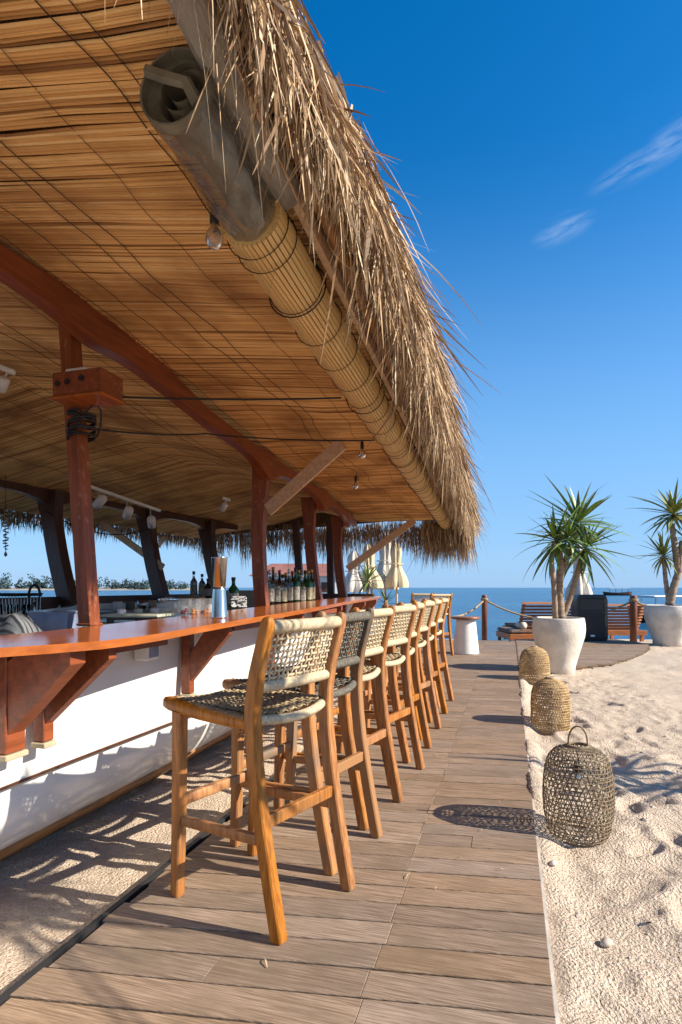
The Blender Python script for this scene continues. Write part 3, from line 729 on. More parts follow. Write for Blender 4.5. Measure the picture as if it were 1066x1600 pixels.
parts = []
U = lambda a, b2, n: rng.uniform(a, b2, n)
def s_sample(n, near=.55):
    k = int(n * near); return np.concatenate([U(SR0, 3.4, k), U(3.0, SR1, n - k)])
tin = np.vectorize(te_in); tout = np.vectorize(te_out)
# front face of the fringe: blades laid down the outer edge
n = 24000; S = s_sample(n, .5); a = U(0, 1, n)
zr = 2.30 + .30 * a; tr = tout(S) - .01 - .09 * a + rng.normal(size=n) * .012
nr = np.clip((2.6 - S) / 1.2, 0, 1); fr = np.clip((S - 2) / 3, 0, 1)
tipz = 2.13 + .11 * nr - .03 * fr + (.10 - .05 * nr) * vn(S * 5, S * 0, 31) + .07 * vn(S * 17, S * 0, 32) + rng.normal(size=n) * .055
Lw = np.clip((zr - tipz) * U(.7, 1.1, n), .10, .6); ex = rng.rand(n) < .03; Lw[ex] *= 1.35
parts.append(strands(col(tr, S, zr), col(U(.0, .42, n), U(-.35, .35, n), U(-1.0, -.75, n)), Lw, U(.002, .0065, n) * np.where(rng.rand(n) < .10, 1.9, 1), U(.2, .9, n), 6, .18, 0, .3))
# lower hang, deeper row
n = 12000; S = s_sample(n, .5); q = U(0, 1, n); nr = np.clip((2.6 - S) / 1.2, 0, 1); fr = np.clip((S - 1.6) / 3, 0, 1); tr = tout(S) - .01 - (.07 + .19 * fr) * q; zr = U(2.28, 2.37, n)
tipz = 2.12 + .11 * nr + (.14 - .07 * nr) * vn(S * 6, S * 0, 33) + .08 * vn(S * 19, S * 0, 34) + rng.normal(size=n) * .045 + .08 * q
Lw = np.clip(zr - tipz, .06, .5)
parts.append(strands(col(tr, S, zr), col(U(-.02, .25, n), U(-.4, .4, n), U(-1, -.7, n)), Lw, U(.002, .0075, n), U(.2, 1, n), 6, .28, 0, .45))
# near horizontal blades of the underside seen between eave pole and fringe
n = 5000; S = s_sample(n, .6); tr = tin(S) + U(.12, .20, n); zr = U(2.315, 2.37, n)
parts.append(strands(col(tr, S, zr), col(U(.6, 1.0, n), U(-.35, .35, n), U(-.30, -.02, n)), U(.05, .10, n), U(.004, .010, n), U(0, .25, n), 5, .12))
# long stray blades
n = 130; S = np.maximum(s_sample(n, .6), 1.0 + 8 * rng.rand(n) * (rng.rand(n) < .5)); tr = tout(S) - U(-.02, .14, n); zr = U(2.24, 2.42, n)
parts.append(strands(col(tr, S, zr), col(U(-.15, .06, n), U(-.7, .7, n), U(-.9, -.4, n)), U(.14, .30, n), U(.003, .006, n), U(.5, 1.3, n), 8, .3))
n = 22; S = U(1.0, 2.1, n); tr = tout(S) - U(.02, .20, n); zr = U(2.26, 2.36, n)
parts.append(strands(col(tr, S, zr), col(U(-.6, .1, n), U(-.8, .8, n), U(-.8, -.2, n)), U(.10, .22, n), U(.0025, .006, n), U(.5, 1.2, n), 9, .9))
# broad pale blades on the near part of the eave
n = 520; S = np.concatenate([U(1.15, 2.6, 260), U(2.4, 6.5, 260)]); zr = U(2.27, 2.46, n)
parts.append(strands(col(tout(S) - U(.0, .12, n), S, zr), col(U(-.2, .3, n), U(-.6, .6, n), U(-1, -.6, n)), np.clip(zr - 2.12, .12, .4) * U(.5, .95, n), U(.004, .009, n), U(.3, 1.1, n), 9, .3, .62, .4))
# sticking-out tips against the sky
n = 150; S = np.maximum(s_sample(n, .3), 1.7 + 7.5 * rng.rand(n) * (rng.rand(n) < .8)); a = U(0, 1, n)
parts.append(strands(col(tout(S) - .05 - .1 * a, S, 2.28 + .32 * a), col(U(.2, .6, n), U(-.6, .6, n), U(-1.0, -.4, n)), U(.12, .26, n), U(.0025, .005, n), U(.1, .9, n), 5, .3))
V_, F_, T2_ = merge(parts)
put('thatch_fringe', tone(np_mesh('thatch_fringe', V_, F_, m_thatch), T2_), roof, kind='stuff', label='shaggy dry thatch hanging over the seaward eave')
parts = []
# fringe across the far end and the far side
n = 3600; T_ = U(-5.8, -.75, n); S = SR1 + U(-.1, .06, n) - .0 * T_
parts.append(strands(col(T_, S, U(2.08, 2.3, n)), col(U(-.25, .25, n), U(-.1, .3, n), U(-1, -.7, n)), U(.14, .42, n) * (.8 + .8 * np.abs(vn(T_ * 5, T_ * 0, 35)) * 2), U(.005, .012, n), U(.2, .9, n), 5, .2))
n = 1500; T_ = U(-1.5, -.72, n); S = SR1 + U(-.25, .06, n)
parts.append(strands(col(T_, S, U(2.05, 2.35, n)), col(U(-.25, .3, n), U(-.1, .3, n), U(-1, -.7, n)), U(.25, .6, n), U(.005, .012, n), U(.2, .9, n), 5, .2))
n = 2500; S = U(3.5, SR1, n)
parts.append(strands(col(-5.80 + U(-.05, .06, n), S, U(2.05, 2.15, n)), col(U(-.35, .1, n), U(-.25, .25, n), U(-1, -.7, n)), U(.08, .24, n), U(.006, .012, n), U(.2, .9, n), 5, .2))
V_, F_, T2_ = merge(parts)
put('thatch_fringe', tone(np_mesh('thatch_fringe', V_, F_, m_thatch), T2_), roof, kind='stuff', label='backlit thatch tips hanging along the far edge of the roof')
n = 420; S = U(3.6, 6.2, n)
put('thatch_fringe', np_mesh('green_fringe', *strands(col(-5.84 + U(-.06, .03, n), S, U(2.0, 2.12, n)), col(U(-.3, .1, n), U(-.3, .3, n), U(-1, -.6, n)), U(.08, .2, n), U(.006, .012, n), U(.2, .8, n), 5, .2)[:2], m_gleaf), roof, kind='stuff', label='greenish palm tips along the far left eave')

# interior of the bar: far side rail, work counters
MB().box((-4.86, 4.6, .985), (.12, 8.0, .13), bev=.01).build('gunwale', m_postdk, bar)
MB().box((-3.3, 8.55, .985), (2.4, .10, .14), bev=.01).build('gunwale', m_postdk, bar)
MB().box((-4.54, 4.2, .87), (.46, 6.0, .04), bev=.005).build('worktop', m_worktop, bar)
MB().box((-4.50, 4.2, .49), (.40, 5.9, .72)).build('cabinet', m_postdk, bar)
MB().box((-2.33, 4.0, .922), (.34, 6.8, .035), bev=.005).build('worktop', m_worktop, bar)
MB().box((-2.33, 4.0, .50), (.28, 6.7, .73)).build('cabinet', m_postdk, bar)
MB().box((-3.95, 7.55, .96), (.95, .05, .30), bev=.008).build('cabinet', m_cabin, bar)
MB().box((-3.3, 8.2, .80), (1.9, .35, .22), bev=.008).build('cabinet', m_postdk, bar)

for (t_, s_, w_, l_) in ((-2.33, 3.05, .26, .42), (-2.33, 3.75, .26, .34)):
    q = MB().box((t_, s_, .952), (w_, l_, .022), bev=.004).build('steel_tray', m_chrome, bar)
    for k in range(3): MB().lathe([(.022, .0), (.026, .05), (.022, .055), (.008, .06)], 12).build('tub', m_board if k % 2 else m_white, q, True, loc=(t_ + .04 * (k - 1), s_ + .11 * (k - 1), .963))
MB().box((-4.38, 4.9, .893), (.36, .6, .012), bev=.003).build('sink', m_chrome, bar)
for k in range(4): MB().lathe([(.05, 0), (.055, .10), (.05, .10), (.045, .01), (0, .01)], 14, cap1=False).build('container', (m_white, m_canvas, m_chrome, m_cabin)[k], bar, True, loc=(-4.36, 5.5 + .22 * k, .891))

# ------------------------------------------------------------------ rolled blinds on the eave
def roll_c(s): return Vector((te_in(s) + .005, s, 2.205 - .002 * s))
def blind(s0, s1, label):
    o = thing('rolled_bamboo_blind', label, 'blind', (OX, 0, 0), FRAME_ROT, 'rolled bamboo blinds along the eave')
    mb = MB(); S = np.linspace(s0, s1, max(4, int((s1 - s0) / .12))); NS = 36; rows = []
    for s in S:
        c = roll_c(s); row = []
        rr = .092 + .005 * vn(np.array([s * 1.3]), np.array([2.]), 40)[0]
        for j in range(NS):
            for (da, k) in ((-.5, .87), (-.38, 1.0), (.38, 1.0)):
                a = 2 * math.pi * (j + da) / NS
                sq = 1 + .04 * math.cos(2 * a + .6)
                row.append((c.x + rr * k * sq * math.cos(a), s, c.z + rr * k * sq * math.sin(a)))
        row.append(row[0]); rows.append(row)
    mb.grid(rows)
    for r in (rows[0], rows[-1]): mb.add(r[:-1], [tuple(range(len(r) - 1))])
    mb.build('bamboo_slats', m_blind, o, kind='stuff')
    s = s0 + .06; first = True
    while s < s1:
        cm = MB()
        for ds in (0, .0):
            c = roll_c(s + ds); cm.tube([(c.x + .098 * math.cos(a), s + ds + .01 * math.sin(a), c.z + .098 * math.sin(a)) for a in np.linspace(0, 2 * math.pi, 25)], 0.0018, 4, False)
        cm.build('cord', m_stitch, o)
        s += .075 if first else .27; first = False
    # lifting cord loop hanging from the ceiling
    sm = s0 + .42
    while sm < s1:
        c = roll_c(sm)
        MB().tube([(c.x - .03, sm, c.z + .10)] + [(c.x + .106 * math.cos(a), sm + .02 * math.sin(a), c.z + .106 * math.sin(a)) for a in np.linspace(2.3, 7.1, 18)] + [(c.x + .05, sm, c.z + .10)], .0028, 5).build('lifting_cord', m_cable, o)
        sm += 1.15
    return o
blind(1.455, 4.0, 'rolled bamboo blind next to the plastic sheet roll, nearest of the blinds on the eave')
blind(4.03, 6.6, 'rolled bamboo blind under the eave, between the near and the far one')
blind(6.63, 9.45, 'rolled bamboo blind at the sea end of the eave')

o = thing('rolled_plastic_sheet', 'roll of clear wrinkled plastic sheeting tied under the eave beside the bamboo blind', 'plastic roll', (OX, 0, 0), FRAME_ROT)
mb = MB(); rows = []
def proll(s): return Vector((te_in(s) + .005, s, 2.205))
for s in np.linspace(1.056, 1.48, 64):
    c = proll(s); row = []
    for a in np.linspace(0, 2 * math.pi, 97):
        rr = .080 + .009 * (.25 - abs(vn(np.array([math.cos(a) * 1.6 + s * 4]), np.array([math.sin(a) * 1.6 + s * 11]), 44)[0])) + .006 * (.2 - abs(vn(np.array([math.cos(a) * 3.1 - s * 9 + 40]), np.array([math.sin(a) * 3.1 + s * 14]), 45)[0])) + .003 * vn(np.array([a * 3.2 + s * 6]), np.array([s * 9]), 41)[0] * 2 + .0025 * abs(math.sin(a * 2.5 + 3 * vn(np.array([s * 5.]), np.array([3.]), 43)[0])) + .002 * math.sin(a * 3 + s * 30) * vn(np.array([s * 9.]), np.array([a]), 42)[0]
        if s > 1.45: rr *= 1 - .25 * (s - 1.45) / .04 * .6
        row.append((c.x + rr * math.cos(a), s + .01 * math.sin(a * 2), c.z + rr * math.sin(a) * .95))
    rows.append(row)
mb.grid(rows); mb.add(rows[-1][:-1], [tuple(range(96))]); mb.build('clear_sheet', m_plastic, o, True)
mb = MB()                                # canvas hem spiralled inside and its cuff at the open end
rows = []
for s in (1.03, 1.04, 1.05, 1.059, 1.063, 1.16):
    c = proll(s); rows.append([(c.x + (.082 if s < 1.06 else .055) * math.cos(a), s, c.z + (.080 if s < 1.06 else .052) * math.sin(a)) for a in np.linspace(0, 2 * math.pi, 41)])
mb.grid(rows); rows2 = [[(p[0] + (proll(.97).x - p[0]) * .06, p[1], p[2] + (2.20 - p[2]) * .06) for p in r] for r in rows]; mb.grid(rows2)
mb.add([p for p in rows[0]] + [p for p in rows2[0]], [(i, i + 1, 41 + i + 1, 41 + i) for i in range(40)])
mb.build('canvas_hem', m_canvas, o, True)
mb = MB(); rows = []
for s in (1.045, 1.2, 1.46):
    c = proll(s); row = []
    for q in range(60):
        a = q / 59 * 4.6 * math.pi; rr = .058 - .042 * q / 59; row.append((c.x + .012 + rr * math.cos(a), s, c.z + .004 + rr * math.sin(a)))
    rows.append(row)
mb.grid(rows).build('canvas_core', m_canvas, o, True)
MB().tube([(proll(1.03).x - .06, 1.028, 2.25), (proll(1.03).x - .01, 1.024, 2.22), (proll(1.03).x + .035, 1.026, 2.20), (proll(1.03).x + .055, 1.035, 2.16)], .013, 6).build('strap', m_canvas, o)

o = thing('rolled_canvas', 'grey canvas roll behind the thatch tips above the plastic roll', 'canvas roll', (OX, 0, 0), FRAME_ROT)
MB().tube([(te_in(s) + .10 + .004 * math.sin(s * 9), s, 2.27) for s in np.linspace(-.9, 1.5, 30)], [.046 + .003 * math.sin(i * 1.7) for i in range(30)], 14).build('canvas', M('grey_canvas', (.34, .31, .27), (.22, .2, .17), rough=.5, scale=6, stretch=(8, 1, 8), bump=.5, bscale=10, bdist=.02), o, True)

# bulbs and cables
def bulb(p, label, r=.026):
    o = thing('light_bulb', label, 'bulb', p, 0, 'bare bulbs hung under the eave')
    MB().lathe([(.005, .085), (.011, .08), (.013, .05), (.013, .03), (.010, .028)], 10).build('socket', m_cable, o, True)
    MB().lathe([(.010, .03), (.012, .02), (r, -.005), (r * 1.02, -.018), (r * .75, -.035), (r * .3, -.043)], 14).build('glass', m_bulb, o, True)
    MB().tube([(-.003, 0, .02), (-.006, 0, -.012), (.004, 0, -.016), (.007, 0, .02)], .0016, 4).build('filament', m_peel, o)
bulb(W(-.93, 1.45, 2.165), 'clear glass bulb hanging beside the end of the plastic roll')
for (px, py, nm) in ((566, 697, 'small glass bulb under the eave beyond the light wooden strut'), (556, 748, 'black lamp holder bulb beneath the ceiling at the far eave')):
    Y = 1.02 * FPX / (HYP - py - 4) ; bulb(((px - CXP) / FPX * Y, Y, 2.14), nm, .03)
def cable(pts, label, r=.005):
    MB().tube(pts, r, 5).build('cable', m_cable, None, True, label=label, cat='cable', group='cables strung below the ceiling')
def sagline(a, b2, sag, n=14): return [Vector(a).lerp(Vector(b2), u) - Vector((0, 0, sag * 4 * u * (1 - u))) for u in np.linspace(0, 1, n)]
p1t = W(bt(2.22) - .04, 2.22)
cable(sagline(W(bt(2.2) + .0, 2.26, 1.90), W(bt(3.25) + .06, 3.25, 2.13), .015, 8) + sagline(W(bt(3.25) + .06, 3.27, 2.13), W(-.99, 3.75, 2.14), .015), 'lower black cable strung from the tied bundle on the post to the eave')
cable(sagline(W(bt(2.2) + .16, 2.20, 2.02), W(-.97, 2.88, 2.15), .01), 'upper black cable running from the wooden box to the eave')
o = thing('cable_bundle', 'black cable wound round the front post below the wooden box', 'cable bundle', W(bt(2.22) - .045, 2.22, 0), FRAME_ROT)
mb = MB()
for k in range(10):
    z = 1.86 + .105 * k / 9 + random.uniform(-.006, .006); tl = random.uniform(-.03, .03)
    mb.tube([(.050 * math.copysign(abs(math.cos(a)) ** .6, math.cos(a)), .054 * math.copysign(abs(math.sin(a)) ** .6, math.sin(a)), z + tl * math.cos(a) + .004 * math.sin(3 * a)) for a in np.linspace(0, 2 * math.pi, 21)], .006, 5, False)
mb.build('winding', m_cable, o, True)
MB().tube([(.06, -.05, 1.95), (.10, -.03, 2.0), (.11, .0, 1.97), (.09, .02, 1.90), (.06, .03, 1.86)], .005, 5).build('loose_end', m_cable, o, True)

# wooden box on the first post
o = thing('wooden_speaker_box', 'brown wooden box with round holes fixed to the front post', 'wooden box', W(bt(2.22) - .05, 2.22, 0), FRAME_ROT)
bx_c = (.105, -.075, 2.055)
MB().box(bx_c, (.26, .15, .105), bev=.004).build('box', m_beam, o)
MB().box((bx_c[0], bx_c[1], 1.995), (.275, .165, .014), bev=.003).build('lit_bottom_board', m_varn, o)  # brighter orange stands for the light on the box underside
for dx, dz in ((-.095, .0), (-.045, .004), (.03, .012)):
    MB().lathe([(.010, 0), (.0135, .003), (.0135, .006)], 10).build('hole', m_black, o, loc=(bx_c[0] + dx, bx_c[1] - .0775, bx_c[2] + dz), rot=(R(90), 0, 0))
mb = MB()
for k in range(9):
    mb.lathe([(.003, 0), (.004, .002)], 6, (0, 0, 0)) if False else mb.box((bx_c[0] + .1315, bx_c[1] + random.uniform(-.06, .06), bx_c[2] + random.uniform(-.03, .035)), (.003, .006, .006))
mb.build('screw', m_chrome, o)
MB().box((bx_c[0] - .03, bx_c[1] - .02, 2.121), (.12, .05, .024), bev=.006).build('bracket_plate', m_white, o)

# ceiling spot lights on a rail
rail = thing('light_rail', 'white track with three spot lights below the far ceiling', 'track light', (0, 0, 0))
A_ = Vector(((140 - CXP) / FPX * 5.6, 5.6, 1.15 + 158 * 5.6 / FPX)); B_ = Vector(((250 - CXP) / FPX * 6.3, 6.3, 1.15 + 120 * 6.3 / FPX))
MB().bar([A_, B_], (.03, .035), (0, 0, 1)).build('rail', m_white, rail)
for u, dz in ((.12, -.12), (.5, -.14), (.85, -.16)):
    p = A_.lerp(B_, u)
    h = MB().tube([p, p + Vector((0, 0, dz + .03))], .008, 6).build('stem', m_chrome, rail)
    MB().lathe([(.032, -.09), (.045, -.085), (.045, .07), (.03, .08)], 14).build('spot_head', m_white, rail, True, loc=p + Vector((.02, -.02, dz)), rot=(R(70), 0, R(50 - 40 * u)))
for (px, py, Y, lab) in ((12, 578, 3.6, 'white spot light clipped below the ceiling at the left edge, above another'), (354, 780, 6.5, 'small white spot light near the second post under the ceiling')):
    p = Vector(((px - CXP) / FPX * Y, Y, 1.15 + (HYP - py) / FPX * Y)); o = thing('spot_light', lab, 'spot light', p)
    MB().box((0, 0, 0), (.09, .04, .03), Euler((0, R(18), R(20))), bev=.006).build('bar', m_white, o)
    MB().lathe([(.02, -.05), (.03, -.045), (.034, .04), (.02, .05)], 12).build('spot_head', m_white, o, True, loc=(-.03, 0, -.09), rot=(R(30), R(40), 0))
    MB().tube([(-.0, 0, 0), (-.02, 0, -.06)], .007, 5).build('stem', m_chrome, o)

# ------------------------------------------------------------------ things on the bar
def on_bar(px, py, z): v = G(px, py, z); return v
# cocktail shaker tins, stacked rim to rim
p = on_bar(343, 965, .985); o = thing('cocktail_shakers', 'tall tower of shiny steel cocktail shaker tins on the counter', 'shakers', p, 0)
z = 0
for k, up in enumerate((True, False)):
    h = .165
    pr = [(.030, 0), (.034, .004), (.044, h - .004), (.0455, h)] if not up else [(.0455, 0), (.044, .004), (.035, h - .01), (.033, h)]
    MB().lathe(pr, 22).build('shaker_tin', m_steel, o, True, loc=(0, 0, z)); z += h + .001
p2 = on_bar(352, 962, .985)
for i, (px, py, lab) in enumerate(((288, 962, 'short glass holding red cherries on the counter'), (303, 962, 'tumbler with orange peel, in the middle of the counter glasses'), (322, 961, 'clear tumbler next to the steel shaker tower'))):
    p = on_bar(px, py, .978); o = thing('drinking_glass', lab, 'glass', p, 0, 'tumblers with garnish on the counter')
    MB().lathe([(.036, 0), (.039, .002), (.045, .105), (.0425, .105), (.037, .006), (.0, .006)], 20, cap1=False).build('glass', m_thin, o, True)
    mb = MB()
    for k in range(9):
        a = random.uniform(0, 6.28); r = random.uniform(0, .024); mb.lathe([(.001, -.008), (.007, -.004), (.008, .0), (.006, .006), (.001, .008)], 7, (r * math.cos(a), r * math.sin(a), .016 + .012 * (k // 4)))
    mb.build('garnish', m_cherry if i == 0 else m_peel, o, True)
p = on_bar(263, 962, .975); o = thing('glass_jar', 'wide glass jar with lid beside the garnish tumblers', 'jar', p)
MB().lathe([(.055, 0), (.066, .006), (.068, .075), (.058, .092), (.056, .092), (.064, .073), (.062, .008), (.0, .007)], 24, cap1=False).build('jar_glass', m_thin, o, True)
MB().lathe([(.058, .093), (.061, .095), (.061, .105), (.02, .112)], 24).build('lid', m_glass, o, True)
p = on_bar(217, 966, .965); o = thing('cutting_board', 'pale green cutting board lying behind the counter edge', 'cutting board', (p.x, p.y, .0), FRAME_ROT + R(8))
MB().box((0, 0, .984), (.36, .24, .018), bev=.005).build('board', m_board, o)
MB().box((0, 0, .957), (.30, .20, .034)).build('board_support', m_postdk, o)
p = on_bar(90, 984, .945); o = thing('plastic_bin', 'clear bluish plastic bin behind the counter left of the front post', 'bin', (p.x, p.y, .9405), FRAME_ROT + .15)
mb = MB(); 
def tub(w, d, h, th=.004):
    prs = [(.84, 0), (1.0, h), (1.03, h), (1.03, h - .008), (1 - th * 4, h - .006), (.84 - th * 4, .006)]; rows = []
    for k, z in prs: rows.append([(x * k * w / 2, y * k * d / 2, z) for x, y in ((-1, -1), (0, -1), (1, -1), (1, 0), (1, 1), (0, 1), (-1, 1), (-1, 0), (-1, -1))])
    m = MB().grid(rows); m.add(rows[-1][:-1], [tuple(range(8))]); return m
tub(.21, .15, .095).build('tub', m_bin, o)
MB().box((0, 0, .093), (.222, .162, .006), bev=.002).build('lid', m_bin, o)
p = on_bar(20, 990, .945); o = thing('folded_cloth', 'dark grey striped cloth bundle at the left end of the bar', 'cloth', (p.x, p.y, .9405), FRAME_ROT)
rows = []
for u in np.linspace(-1, 1, 16): rows.append([(u * .115 * (1 - .1 * v * v), v * .08, max(0, .085 * (1 - abs(u) ** 4) * (1 - abs(v) ** 4) * (1 + .5 * vn(np.array([u * 3]), np.array([v * 3]), 50)[0]))) for v in np.linspace(-1, 1, 12)])
MB().grid(rows).build('cloth', m_cloth, o, True)

# sink tap, dish rack
p = Vector(((54 - CXP) / FPX * 4.6, 4.6, .892)); tt, ssv = TS(p); o = thing('sink_tap', 'black curved gooseneck tap by the sink', 'tap', (p.x, p.y, .885), R(-10))
MB().tube([(-.05, 0, 0), (-.05, 0, .18)] + [(-.0 - .05 * math.cos(a), 0, .20 + .085 * math.sin(a)) for a in np.linspace(.1, 2.9, 12)] + [(.055, 0, .12)], .010, 8).build('spout', m_black, o, True)
MB().lathe([(.024, 0), (.024, .02), (.013, .03), (.013, .15), (.016, .155)], 12).build('mixer', m_chrome, o, True, loc=(.02, -.03, 0))
MB().tube([(.02, -.03, .13), (.06, -.05, .17)], .006, 6).build('handle', m_chrome, o, True)
p = Vector(((14 - CXP) / FPX * 4.5, 4.5, .888)); o = thing('dish_rack', 'black wire dish rack with glasses beside the tap', 'dish rack', p, FRAME_ROT)
mb = MB()
for z in (.02, .20): mb.tube([(-.20, -.12, z), (.20, -.12, z), (.20, .12, z), (-.20, .12, z), (-.20, -.12, z)], .006, 5)
mb.build('frame', m_black, o)
mb = MB()
for k in range(13):
    x = -.19 + .38 * k / 12; mb.tube([(x, -.12, .2), (x, -.11, .01), (x, .11, .01), (x, .12, .2)], .003, 4)
mb.build('wires', m_chrome, o)
for k in range(5):
    MB().lathe([(.026, 0), (.03, .1), (.028, .1), (.024, .004), (0, .004)], 14, cap1=False).build('glass', m_glass, o, True, loc=(-.15 + .075 * k, .02 * (-1) ** k, .03))
MB().box((0, 0, .213), (.42, .26, .012), bev=.004).build('tray', m_black, o)
p = Vector(((295 - CXP) / FPX * 5.3, 5.3, .9)); 
# bottles
def bottle(p, h, r, mat, lab, capm, labm, group, neck=.35):
    o = thing('bottle', lab, 'bottle', p, random.uniform(0, 6), group)
    hb = h * (1 - neck)
    MB().lathe([(r * .9, 0), (r, .004), (r, hb * .92), (r * .8, hb), (r * .36, hb + h * .10), (r * .32, h * .94), (r * .38, h * .95), (r * .38, h * .97)], 14).build('glass_body', mat, o, True)
    MB().lathe([(r * .40, h * .90), (r * .40, h), (r * .3, h * 1.003)], 10).build('cap', capm, o, True)
    MB().lathe([(r * 1.012, hb * .2), (r * 1.012, hb * .75)], 14, cap0=False, cap1=False).build('label', labm, o, True)
kinds = [(m_amber, m_capgold, m_label2, 'amber bottle with gold cap'), (m_gglass, m_cable, m_label, 'green bottle with pale label'), (m_glass, m_white, m_label, 'clear bottle with white label'), (m_dglass, m_capgold, m_label2, 'dark bottle with patterned label'), (m_dglass, m_capred, m_label, 'dark bottle with red cap'), (m_glass, m_cable, m_label2, 'clear bottle with black cap'), (m_gglass, m_capgold, m_label2, 'green bottle with gold cap')]
ordw = ['first', 'second', 'third', 'fourth', 'fifth', 'sixth', 'seventh', 'eighth', 'ninth', 'tenth', 'eleventh', 'twelfth', 'thirteenth', 'fourteenth', 'fifteenth', 'sixteenth']
for k in range(16):
    u = k / 15; px = 412 + 75 * u; Y = 5.0 + .95 * u; kd = kinds[[0, 1, 2, 3, 2, 4, 5, 3, 2, 4, 1, 6, 2, 1, 6, 3][k]]
    zt = cz(5); Yb = Y + (.07 if k % 2 else -.03)
    bottle(((px - CXP) / FPX * Yb, Yb, zt - .03), random.uniform(.28, .36), random.uniform(.034, .042), kd[0], kd[3] + ', %s from the second post in the back bar row' % ordw[k], kd[1], kd[2], 'liquor bottles in a row on the bar')
MB().box((0, 0, -.02), (.16, 1.9, .03)).build('bottle_shelf', m_varn, bar, loc=(-2.13, 5.2, cz(5) - .028))
for (px, hgt, mat, cp, lb, lab) in ((303, .30, m_glass, m_cable, m_label, 'clear spirit bottle on the back cabinet, left of two dark capped ones'), (316, .27, m_glass, m_cable, m_label2, 'clear bottle with black pourer in the middle of the back cabinet trio'), (325, .22, m_dglass, m_cable, m_label, 'short dark bottle on the back cabinet, right of the trio')):
    bottle(((px - CXP) / FPX * 6.4, 6.4, 1.03), hgt, .04, mat, lab, cp, lb, 'bottles on the back cabinet')
bottle(((365 - CXP) / FPX * 4.5, 4.5, .99), .24, .042, m_gglass, 'large bright green bottle left of the second post', m_cable, m_label, None)
MB().box((0, 0, 0), (.14, .10, .98)).build('bottle_stand', m_postdk, bar, loc=(-2.45, 4.2, .5)) if False else None
p = Vector(((373 - CXP) / FPX * 4.35, 4.35, 1.0)); o = thing('napkin_box', 'small black and white striped box beside the second post', 'box', p, .2)
MB().box((0, 0, .04), (.12, .08, .08), bev=.004).build('box', m_zebra, o)
MB().box((0, 0, .081), (.10, .06, .006), bev=.002).build('napkins', m_white, o)

# hanging shell mobile, far left
p = Vector(((9 - CXP) / FPX * 5.6, 5.6, 0)); o = thing('shell_mobile', 'string of shells and driftwood hanging from the eave at the left edge', 'mobile', p)
MB().tube([(0, 0, 1.50), (0, 0, 2.25)], .003, 4).build('string', m_stitch, o)
for k in range(13):
    z = 1.86 - .028 * k; r = random.uniform(.018, .035); a = random.uniform(0, 3)
    MB().box((random.uniform(-.01, .01), 0, z), (r * 2.2, r, .012), Euler((random.uniform(-.3, .3), random.uniform(-.4, .4), a)), bev=.004).build('shell', m_shell, o)
MB().lathe([(.004, 0), (.014, -.02), (.016, -.035), (.004, -.05)], 8).build('pendant', m_shell, o, True, loc=(0, 0, 1.50))
o = thing('hanging_wire', 'thin wire looping between the far posts below the eave', 'wire', (0, 0, 0))
MB().tube(sagline(W(-4.9, 5.0, 1.98), W(-4.75, 6.75, 1.98), .18), .006, 4).build('wire', m_cable, o)
# small grey socket box under the counter
p = Vector(((215 - CXP) / FPX * 2.55, 2.55, 0)); tt, s_ = TS(p)
o = thing('socket_box', 'small white electrical box below the counter on the hull', 'socket box', W(-1.775, 2.34, .845), FRAME_ROT)
MB().box((0, 0, 0), (.075, .10, .075), bev=.006).build('box', m_white, o)
MB().box((.04, 0, 0), (.004, .07, .05), bev=.001).build('cover', m_bin, o)

# ------------------------------------------------------------------ bar stools
HW = .207
def ribbed(a, b2, r, ref=(0, 0, 1), pitch=.0085, bow=(0, 0, 0), n=10, flat=1.0):
    a, b2 = Vector(a), Vector(b2); Ln = (b2 - a).length; k = max(4, int(Ln / pitch)); path = []; rad = []
    for i in range(k * 3 + 1):
        u = i / (k * 3); path.append(a.lerp(b2, u) + Vector(bow) * (4 * u * (1 - u))); rad.append(r * (.93 + .07 * (1 if i % 3 else -.6)) * random.uniform(.985, 1.015))
    return MB().tube(path, rad, n, True, ref, flat)
def weave(P, nu, nv, wu, wv, th):
    """P(u,v)->(point, normal); bands along u and along v crossing over and under"""
    mb = MB()
    for i in range(nv):                    # bands running along u
        v = (i + .5) / nv; path = []
        for j in range(nu * 2 + 1):
            u = j / (nu * 2); p, nrm = P(u, v); k = 0 if j % 2 == 0 else (1 if ((j // 2 + i) % 2) else -1)
            path.append(p + nrm * (k * th))
        mb.tube(path, [(th * .8, wv / 2)] * len(path), 6, False, P(.5, .5)[1])
    for j in range(nu):
        u = (j + .5) / nu; path = []
        for i in range(nv * 2 + 1):
            v = i / (nv * 2); p, nrm = P(u, v); k = 0 if i % 2 == 0 else (-1 if ((i // 2 + j) % 2) else 1)
            path.append(p + nrm * (k * th))
        mb.tube(path, [(th * .8, wu / 2)] * len(path), 6, False, P(.5, .5)[1])
    return mb
def post_x(z): return float(np.interp(z, [0, .2, .45, .62, .74, .85, 1.05], [-.114, -.072, -.024, -.004, .0, -.018, -.076]))
def sxyz(zs, y0, y1): return [(post_x(z), y0 + (y1 - y0) * z, z) for z in zs]
